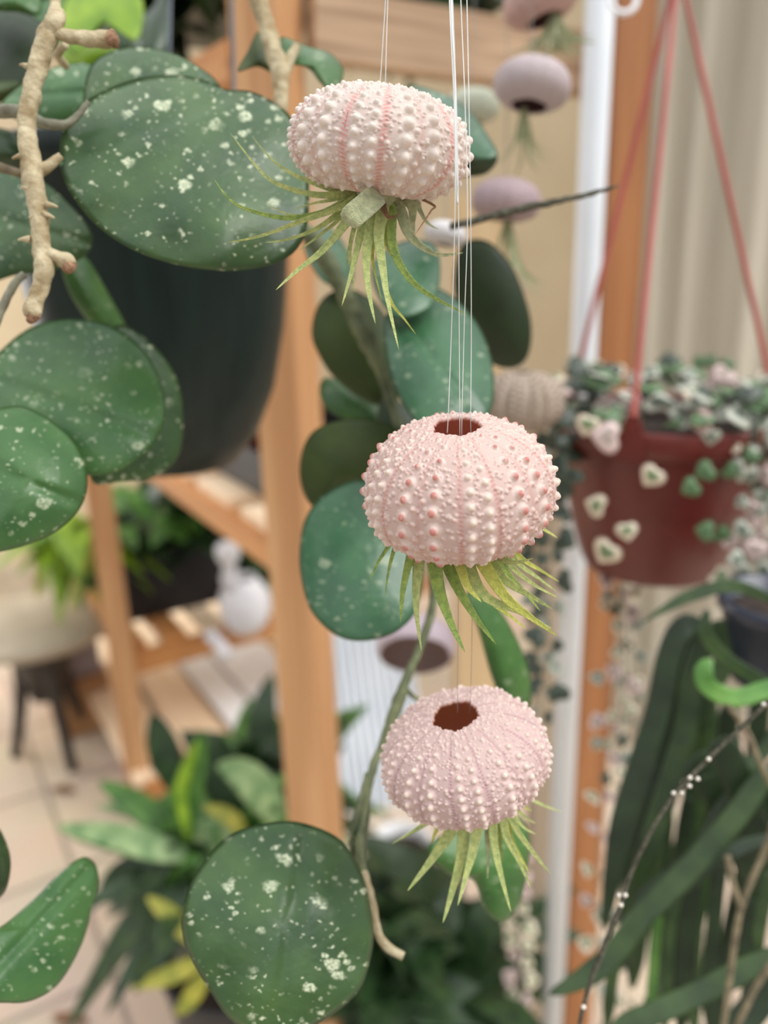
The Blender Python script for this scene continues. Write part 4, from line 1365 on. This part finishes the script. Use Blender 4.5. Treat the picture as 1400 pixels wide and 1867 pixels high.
tp = [(1420, 1262, 4), (1385, 1295, 4), (1290, 1385, 4), (1215, 1470, 4), (1155, 1580, 4), (1128, 1660, 4.5), (1100, 1730, 5), (1075, 1795, 4.5), (1060, 1850, 4), (1052, 1900, 4)]
tube(thin, ptube(tp, .30), n=80, seg=8, rough=.15)
ts = thin.build('thin_stem', 'twig', cact)
ts['label'] = 'thin dark stem with tiny pale buds'
for (x, y) in ((1392, 1284), (1292, 1384), (1258, 1418), (1272, 1420), (1257, 1433), (1228, 1446), (1243, 1446), (1140, 1632), (1128, 1632), (1132, 1650), (1064, 1836)):
    b = MB(); c = P(x, y, .298)
    lathe(b, c - UP * .0008, [(0, 0), (.0007, .0003), (.0009, .0009), (.0005, .0015), (0, .0018)], 10)
    b.build('bud', 'seed_white', ts)
cp = P(1422, 1148, .50)
cpot = thing('plant_pot', 'dark slate plastic pot half cut off by the right edge, above the flat-stemmed cactus', 'plant pot', cp - UP * .03)
mb = MB(); lathe(mb, cp, [(0, -.032), (.026, -.032), (.029, -.028), (.034, .012), (.037, .014), (.037, .022), (.034, .022), (.031, .0), (.0, -.004)], 40)
mb.build('pot_body', 'slate_plastic', cpot)
mb = MB(); lathe(mb, cp, [(0, .012), (.02, .013), (.033, .010)], 30); mb.build('soil', 'soil', cpot)

# ------------------------------------------------------------------ shells hanging farther back
BG = 'urchin shells hanging out of focus behind'
def sty(base, band, tip, ring=None, **k):
    s_ = dict(base=base, base2=tuple(v * .95 for v in base), band=band, bw=2.0, bk=.5, ring=ring or base, tip=tip, tipa=tip, tipk=.7, inner=(110, 80, 74), rows=13)
    s_.update(k); return s_
lil = sty((206, 192, 194), (180, 160, 166), (218, 206, 206))
bgu = []
def back_urchin(label, px, py, d, Rpx, ratio, s_, tilt=0, nod=0, top=None, seed=1, **k):
    R_ = Rpx * d / F
    o, rm, c = urchin(label, px, py, d, R_, R_ * ratio, tilt, nod, seed * 17, s_, nth=200, nphi=90, seed=seed, group=BG, dens=.3, size=1.0, **k)
    if top:
        x0, y0 = top
        a, b = P(x0, y0, d), P(px, py, d) + UP * (R_ * ratio * .7)
        mb_ = MB(); tube(mb_, [(a.x, a.y, a.z, .0003), ((a.x + b.x) / 2, (a.y + b.y) / 2, (a.z + b.z) / 2, .0003), (b.x, b.y, b.z, .0003)], seg=5)
        l_ = mb_.build('nylon_line', 'nylon_thin', None, origin=b)
        tag(l_, 'line above the ' + ' '.join(label.split(',')[0].split()[:11]), 'nylon line', 'nylon lines of the shells farther back')
    return o
def back_air(label, px, py, d, n, ln, m, seed, spread=1.0, lean=0.0):
    r = random.Random(seed)
    c = P(px, py, d)
    root = thing('air_plant', label, 'air plant', c, 'air plants under the shells farther back')
    for i in range(n):
        a = r.uniform(0, 2 * math.pi); e = r.uniform(.15, 1.0) * spread
        dirn = (Vector((math.cos(a) * e + lean, math.sin(a) * e, -1))).normalized()
        l_ = ln * r.uniform(.6, 1.1)
        mid = c + dirn * l_ * .55 + UP * (-.1 * l_)
        tip = c + dirn * l_ + Vector((math.cos(a) * .2 * l_, math.sin(a) * .2 * l_, .08 * l_))
        b = MB(); blade(b, [c + UP * .006, c + dirn * l_ * .2, mid, tip], .0032, n=12)
        b.build('leaf', m, root)


back_urchin('smooth lilac grey urchin shell high on the right, left of the white pole', 968, 160, .50, 75, .66, lil, tilt=8, nod=-12, top=(962, -160), seed=2, km=.5, ) if False else None
lil2 = dict(lil, km=.55, ka=.5)
back_urchin('lilac grey rounded urchin shell, left of the white pole near the photo top', 970, 158, .48, 70, .64, lil2, tilt=8, nod=-14, top=(964, -160), seed=2)
back_air('pale dry air plant dangling under the lilac grey shell near the photo top', 955, 215, .49, 9, .035, 'air_leaf_grey', 3, .7)
back_urchin('pink urchin shell cut off by the top edge, left of the white pole', 985, 4, .50, 68, .6, sty((222, 186, 178), (200, 150, 146), (228, 200, 190)), tilt=-16, nod=-8, top=(985, -220), seed=3)
back_air('bushy grey green air plant under the shell cut off by the top edge', 1012, 34, .50, 44, .028, 'air_leaf_grey', 8, 1.6, .1)
back_urchin('mauve urchin shell right of the topmost front shell, crossed by a grey shoot', 922, 368, .50, 62, .66, sty((190, 168, 172), (160, 132, 142), (206, 188, 188)), tilt=6, nod=-4, top=(926, -120), seed=4)
back_air('limp grey air plant trailing under the mauve shell', 925, 410, .505, 14, .05, 'air_leaf_grey', 9, .8, .25)
back_urchin('pale green white urchin shell peeping behind the topmost front shell', 862, 196, .56, 48, .68, sty((212, 218, 196), (190, 200, 176), (224, 228, 208)), seed=5, top=(866, -120))
back_urchin('small bright white urchin shell behind the lines under the topmost shell', 812, 428, .44, 38, .62, sty((238, 236, 236), (220, 214, 216), (244, 242, 242)), tilt=12, nod=-10, seed=6, top=(815, 250))
back_urchin('brown grey knobbly urchin shell between the middle shell and the red pot', 950, 735, .55, 72, .8, sty((188, 170, 154), (120, 92, 82), (110, 80, 72), ring=(206, 190, 172), km=2.6, ka=2.0), seed=7, top=(955, 500))
back_urchin('lilac urchin shell showing its dark underside, behind the line above the lowest shell', 758, 1178, .62, 72, .7, sty((216, 200, 210), (190, 170, 182), (224, 210, 218), inner=(150, 128, 120)), tilt=6, nod=-58, mouth=.9, seed=9, top=(762, 1000))

# ------------------------------------------------------------------ things on the rack
def leafy(root, c, n, ln, w, mats, seed, elev=(.1, 1.2), bend=.35, prof='lance', azr=(0, 2 * math.pi), rad=.03):
    r = random.Random(seed)
    c = Vector(c)
    for i in range(n):
        a = r.uniform(*azr); e = r.uniform(*elev)
        dr = Vector((math.cos(a) * math.cos(e), math.sin(a) * math.cos(e), math.sin(e)))
        hz_ = Vector((math.cos(a), math.sin(a), 0))
        l_ = ln * r.uniform(.65, 1.15)
        b0 = c + Vector((r.uniform(-rad, rad), r.uniform(-rad, rad), r.uniform(-rad * .3, rad * .3)))
        p1_ = b0 + dr * l_ * .5
        p2_ = b0 + dr * l_ * .95 + hz_ * bend * l_ * .25 - UP * (bend * l_ * .5)
        b = MB()
        fc = (dr.cross(hz_.cross(UP))).normalized()
        if fc.z < 0: fc = -fc
        fc = (fc + Vector((r.uniform(-.4, .4), r.uniform(-.6, .1), .1))).normalized()
        blade(b, [b0, b0 + dr * l_ * .22, p1_, p2_], w * r.uniform(.75, 1.2), thick=.1, curl=.22, n=12, prof=prof, facing=fc)
        b.build('leaf', r.choice(mats), root)


def tub(name, label, cat, c, r0, r1, h, m, soil=True, group=None, seg=36):
    c = Vector(c)
    root = thing(name, label, cat, c, group)
    b = MB(); lathe(b, c, [(0, 0), (r0, 0), (r0 + .002, .003), (r1, h - .012), (r1 + .004, h - .010), (r1 + .004, h), (r1 - .002, h), (r1 - .004, h - .02), (r0, h * .3)], seg)
    b.build('pot_body', m, root)
    if soil:
        b = MB(); lathe(b, c, [(0, h * .82), (r1 * .5, h * .83), (r1 - .004, h * .8)], 28); b.build('soil', 'soil', root)
    return root


# upper shelf (z about .85): black tray with clay pot and cream flowers
zt = .858
def tray(label, c, lx, ly, h, m, name='plant_tray', cat='tray', ex=U, ey=Vv):
    root = thing(name, label, cat, c)
    c = Vector(c)
    b = MB(); box(b, c + UP * .004, ex * lx / 2, ey * ly / 2, UP * .004); b.build('tray_bottom', m, root, smooth=False)
    for s_ in (-1, 1):
        b = MB(); box(b, c + ex * (s_ * lx / 2) + UP * h / 2, ex * .003, ey * (ly / 2 + .003), UP * h / 2); b.build('tray_side', m, root, smooth=False)
        b = MB(); box(b, c + ey * (s_ * ly / 2) + UP * h / 2, ex * (lx / 2), ey * .003, UP * h / 2); b.build('tray_side', m, root, smooth=False)
    return root


tc_ = sa + U * .34 + Vv * .17; tc_.z = zt
tray('black plastic tray on the upper shelf, left of the tall pine post', tc_, .5, .26, .055, 'black_plastic')
q = sa + U * .30 + Vv * .12; q.z = zt + .009
tub('plant_pot', 'clay red pot standing in the black tray left of the tall pine post', 'plant pot', q, .045, .06, .09, 'clay_pot')
fl = thing('potted_plant', 'cream flowered small plant in the clay red pot left of the pine post', 'potted plant', q + UP * .085)
leafy(fl, q + UP * .078, 14, .09, .018, ['pale_leaf', 'seed_white', 'mid_leaf'], 21, rad=.02)
q = sa + U * .12 + Vv * .09; q.z = zt + .009
tub('plant_pot', 'black pot in the tray, nearest the tall pine post', 'plant pot', q, .04, .05, .05, 'black_plastic')
tub('plant_pot', 'large black pot at the far end of the upper shelf tray', 'plant pot', sa + U * .47 + Vv * .11 + UP * (zt + .009 - sa.z), .05, .062, .09, 'black_plastic')

# dark plants and tray on the top shelf, seen at the upper edge
q = P(370, 30, 1.05)
blk = tray('black tray high at the photo top between the two hanger wires', q, .34, .30, .11, 'black_plastic')
dk = thing('potted_plant', 'dark leaved plant at the photo top above the pine beam', 'potted plant', P(790, 14, 1.15))
leafy(dk, P(790, 14, 1.15), 60, .10, .06, ['deep_leaf', 'hoya_leaf_dark'], 31, elev=(-.8, .5), rad=.07)
dk2 = thing('potted_plant', 'dark leafy plant at the photo top behind the lime pothos', 'potted plant', P(250, 20, 1.0))
leafy(dk2, P(250, 10, 1.0), 26, .12, .05, ['deep_leaf', 'hoya_leaf_dark'], 32, elev=(-.9, .4), rad=.1)

# bench level: black trough with yellow green foliage, white jug
zb_ = .345 + .037
q = ra + Vv * .20 + U * .20; q.z = zb_
trough = tray('black trough of leafy plants on the lower bench, left of the white jug', q, .16, .30, .15, 'black_plastic', 'planter', 'planter')
fol = thing('potted_plant', 'yellow green leafy plant filling the black trough on the bench', 'potted plant', q + UP * .13)
leafy(fol, q + UP * .19, 120, .16, .06, ['mid_leaf', 'mid_leaf', 'lime_leaf', 'deep_leaf', 'deep_leaf'], 41, elev=(-.2, 1.2), bend=.5, rad=.13)
fol2 = thing('potted_plant', 'lime leafed plant trailing left of the back pine post', 'potted plant', H(138, 965, 1.66))
leafy(fol2, H(138, 965, 1.66), 60, .15, .045, ['lime_leaf', 'lime_leaf', 'lime_leaf', 'mid_leaf', 'yellow_leaf'], 42, elev=(-1.5, .0), bend=.5, rad=.05)
q = H(446, 1098, 1.60); q.z = zb_
jug = thing('white_jug', 'white glazed figurine jug on the bench by the tall pine post', 'jug', q)
b = MB(); lathe(b, q, [(0, 0), (.034, 0), (.046, .02), (.055, .055), (.052, .085), (.034, .11), (.028, .12), (.024, .118), (.03, .09)], 32); b.build('jug_body', 'white_ceramic', jug)
b = MB(); lathe(b, q + Vector((-.022, -.02, .10)), [(0, 0), (.018, .004), (.02, .03), (.012, .05), (.018, .062), (.026, .08), (.024, .096), (.012, .106), (0, .107)], 24); b.build('jug_top', 'white_ceramic', jug)
q = H(396, 1120, 1.50); q.z = zb_ + .012
b = MB(); tube(b, [(q.x - .03, q.y + .05, q.z, .014), (q.x, q.y, q.z, .014), (q.x + .02, q.y - .04, q.z, .014)], seg=14)
tag(b.build('plant_label', 'white_ceramic', None, origin=q), 'short white rod lying on the bench left of the white jug', 'rod')
q = H(500, 1080, 1.75); q.z = zb_
gp = thing('potted_plant', 'green plant behind the white jug on the bench', 'potted plant', q)
leafy(gp, q + UP * .05, 24, .13, .04, ['mid_leaf', 'deep_leaf'], 43, elev=(.1, 1.3), rad=.05)

# white ribbed plastic panels low behind the rack
def ribbed(label, a, b, z0, z1, n, m='white_plastic', lean=.75):
    a, b = Vector(a), Vector(b)
    t = (b - a).normalized(); nn = Vector((t.y, -t.x, 0))
    mb_ = MB(); vs, fs = [], []
    cols = n * 4
    for k in range(cols + 1):
        p = a.lerp(b, k / cols)
        o_ = nn * (.012 * (1 if (k // 2) % 2 else -1))
        for (z, back) in ((z0, 0), (z1, 0), (z1, 1), (z0, 1)):
            vs.append(p + o_ - nn * (.003 * back + lean * (z - z0)) + UP * z)
    for k in range(cols):
        for j in range(4):
            fs.append((k * 4 + j, k * 4 + (j + 1) % 4, k * 4 + 4 + (j + 1) % 4, k * 4 + 4 + j))
    mb_.add(vs, fs)
    o = mb_.build('corrugated_panel', m, None, smooth=False, origin=a + UP * z0)
    return tag(o, label, 'panel')


a = H(598, 1300, 1.48); b_ = H(790, 1300, 1.52)
ribbed('white corrugated plastic panel behind the rack, right of the tall pine post', (a.x, a.y, 0), (b_.x, b_.y, 0), .0, .44, 12)
# white glossy sheets lying on the slatted deck
q = G(462, 1215, .125)
b = MB(); box(b, q, U * .22, Vv * .07, UP * .006)
tag(b.build('plastic_sheet', 'bright_white', None, smooth=False, origin=q - UP * .006), 'white sheet lying on the slats beneath the bench, next to the pine post', 'sheet')
q = G(388, 1245, .125)
b = MB(); box(b, q, U * .22, Vv * .036, UP * .006)
tag(b.build('plastic_sheet', 'bright_white', None, smooth=False, origin=q - UP * .006), 'narrow white strip lying on the slats beneath the bench, second from the pine post', 'sheet')

# ------------------------------------------------------------------ table and box at far left
q = H(66, 1132, 1.74)
ztab = q.z
tab = thing('garden_table', 'pale round stone table with dark legs at the left edge', 'table', (q.x, q.y, 0))
b = MB(); lathe(b, (q.x, q.y, ztab), [(0, -.035), (.13, -.03), (.165, -.026), (.18, -.012), (.18, .0), (.172, .005), (0, .006)], 48); b.build('table_top', 'stone_top', tab)
for k in range(3):
    an = 2 * math.pi * k / 3 - .9
    x, y = q.x + math.cos(an) * .05, q.y + math.sin(an) * .05
    b = MB(); tube(b, [(x, y, ztab - .03, .022), (q.x + math.cos(an) * .06, q.y + math.sin(an) * .06, ztab * .5, .016), (q.x + math.cos(an) * .1, q.y + math.sin(an) * .1, 0, .012)], seg=12)
    b.build('leg', 'iron_dark', tab)
b = MB(); lathe(b, (q.x, q.y, 0), [(0, ztab * .45), (.04, ztab * .45), (.06, ztab * .7), (.10, ztab - .03)], 30); b.build('apron', 'iron_dark', tab)
# wood crate behind the bench post
q = G(150, 1310, 0) + UP * .15
crate = thing('wooden_crate', 'small brown wooden crate standing left of the back pine post', 'crate', (q.x, q.y, 0))
b = MB(); box(b, (q.x, q.y, q.z * .5), Vv * .065, U * .08, UP * q.z * .5); b.build('crate_body', 'box_wood', crate, smooth=False)
b = MB(); box(b, (q.x, q.y, q.z + .05), Vv * .055, U * .06, UP * .05)
tag(b.build('storage_box', 'box_lilac', None, smooth=False, origin=(q.x, q.y, q.z)), 'greyish box on top of the wooden crate beside the back pine post', 'box')

# ------------------------------------------------------------------ plants on the floor
q = H(440, 1700, .95); q.z = 0
tub('plant_pot', 'dark floor pot of the striped dracaena, hidden behind the lowest big leaf', 'plant pot', q, .09, .12, .20, 'black_plastic')
drac = thing('dracaena_plant', 'floor plant with pointed green and yellow striped leaves behind the lowest big leaf', 'dracaena', q + UP * .19)
def dl(pts, w, m, d=1.1):
    b = MB(); blade(b, [P(x, y, d) for x, y in pts], w * d / F, thick=.1, curl=.25, n=14, prof='lance'); b.build('leaf', m, drac)
dl([(340, 1560), (285, 1545), (200, 1522), (100, 1508)], 52, 'pale_leaf', 1.05)
dl([(320, 1555), (270, 1550), (190, 1535), (120, 1520)], 30, 'mid_leaf', 1.07)
dl([(330, 1550), (290, 1500), (240, 1460), (180, 1425)], 52, 'mid_leaf', 1.08)
dl([(330, 1550), (300, 1510), (250, 1480), (175, 1470)], 36, 'pale_leaf', 1.1)
dl([(340, 1540), (335, 1470), (350, 1410), (372, 1330)], 60, 'mid_leaf', 1.05)
dl([(345, 1530), (330, 1450), (345, 1390), (360, 1350)], 24, 'lime_leaf', 1.03)
dl([(510, 1500), (480, 1450), (440, 1410), (395, 1395)], 66, 'pale_leaf', 1.1)
dl([(320, 1440), (305, 1390), (290, 1340), (278, 1300)], 56, 'deep_leaf', 1.12)
dl([(300, 1570), (250, 1580), (210, 1600), (180, 1635)], 46, 'deep_leaf', 1.08)
dl([(310, 1570), (280, 1600), (255, 1640), (238, 1670)], 44, 'deep_leaf', 1.06)
dl([(360, 1720), (330, 1690), (300, 1660), (268, 1635)], 36, 'yellow_leaf', 1.0)
dl([(380, 1740), (340, 1765), (290, 1785), (235, 1800)], 34, 'yellow_leaf', 1.0)
dl([(330, 1670), (290, 1720), (262, 1760), (245, 1805)], 40, 'deep_leaf', 1.0)
dl([(380, 1770), (360, 1800), (340, 1830), (320, 1850)], 34, 'yellow_leaf', 1.0)
dl([(450, 1540), (430, 1500), (400, 1480), (370, 1470)], 30, 'yellow_leaf', 1.05)
dl([(440, 1560), (410, 1530), (380, 1520), (340, 1520)], 60, 'pale_leaf', 1.1)
dl([(350, 1640), (310, 1640), (270, 1690), (255, 1700)], 46, 'deep_leaf', 1.05)
dl([(400, 1560), (400, 1460), (380, 1390), (330, 1330)], 60, 'deep_leaf', 1.15)
dl([(400, 1560), (420, 1460), (410, 1390), (400, 1340)], 60, 'deep_leaf', 1.16)
leafy(drac, P(370, 1590, 1.12), 46, .17, .045, ['deep_leaf', 'deep_leaf', 'mid_leaf', 'hoya_leaf_dark'], 51, elev=(-.9, 1.2), rad=.06)
q = H(520, 1560, 1.25); q.z = 0
tub('plant_pot', 'dark floor pot behind the tall pine post', 'plant pot', q, .09, .11, .17, 'black_plastic')
zz = thing('zz_plant', 'dark upright leafy plant on the floor left of the tall pine post', 'floor plant', q + UP * .16)
leafy(zz, P(500, 1430, 1.35), 50, .17, .052, ['deep_leaf', 'deep_leaf', 'hoya_leaf_dark', 'mid_leaf'], 52, elev=(-.5, 1.4), rad=.06)
q = H(780, 1800, 1.0); q.z = 0
tub('plant_pot', 'dark floor pot of the leafy plant under the lowest urchin shell', 'plant pot', q, .10, .12, .12, 'black_plastic')
fp = thing('floor_plant', 'dark green leafy floor plant below the lowest urchin shell', 'floor plant', q + UP * .11)
leafy(fp, P(760, 1760, 1.12), 70, .20, .06, ['deep_leaf', 'deep_leaf', 'hoya_leaf_dark', 'hoya_leaf_dark'], 53, elev=(-.7, 1.3), rad=.08)
q = G(735, 1640, 0)
wp = tub('white_pot', 'white bowl pot seen left of the lowest urchin shell', 'plant pot', q, .035, .052, .13, 'bright_white', soil=True)
# dry leaf scraps on the floor
for (x, y, lab) in ((115, 1443, 'small brown dry leaf on the floor tiles near the table'), (128, 1862, 'brown dry leaf on the tiles at the lower left edge of the photo')):
    c = G(x, y, .004)
    b = MB(); blade(b, [c + Vector((-.03, .01, .002)), c + Vector((-.01, 0, .006)), c + Vector((.012, 0, .004)), c + Vector((.03, -.006, .001))], .022, thick=.15, curl=.5, n=12, prof='lance', facing=UP)
    tag(b.build('dry_leaf', 'dry_leaf', None, origin=c - UP * .004), lab, 'dry leaf')

# ------------------------------------------------------------------ light: overcast daylight, bright side to the right and back
w = bpy.data.worlds.new('daylight')
SC.world = w
w.use_nodes = True
nt = w.node_tree
L = nt.links
bg = nt.nodes['Background']
tc = N(nt, 'ShaderNodeTexCoord')
sp = N(nt, 'ShaderNodeSeparateXYZ')
L.new(tc.outputs['Generated'], sp.inputs[0])
rp = N(nt, 'ShaderNodeValToRGB')
rp.color_ramp.elements[0].position = 0.40
rp.color_ramp.elements[0].color = (.26, .23, .20, 1)
rp.color_ramp.elements[1].position = 0.85
rp.color_ramp.elements[1].color = (1.3, 1.32, 1.36, 1)
e_ = rp.color_ramp.elements.new(0.55); e_.color = (.60, .58, .55, 1)
mz = N(nt, 'ShaderNodeMath', operation='MULTIPLY_ADD')
L.new(sp.outputs['Z'], mz.inputs[0]); mz.inputs[1].default_value = .5; mz.inputs[2].default_value = .5
L.new(mz.outputs[0], rp.inputs[0])
L.new(rp.outputs[0], bg.inputs['Color'])
bg.inputs['Strength'].default_value = 1.0
sun = bpy.data.lights.new('sun', 'SUN')
sun.energy = 2.0
sun.angle = math.radians(35)
sun.color = (1.0, .98, .95)
so = bpy.data.objects.new('sun', sun)
COL.objects.link(so)
so.rotation_euler = Vector((-.62, .25, -.85)).to_track_quat('-Z', 'Y').to_euler()
so.location = (1, 0, 3)

SC.view_settings.view_transform = 'Standard'
SC.view_settings.look = 'None'
SC.view_settings.gamma = 1.0
SC.view_settings.use_curve_mapping = False
SC.view_settings.exposure = 0.3
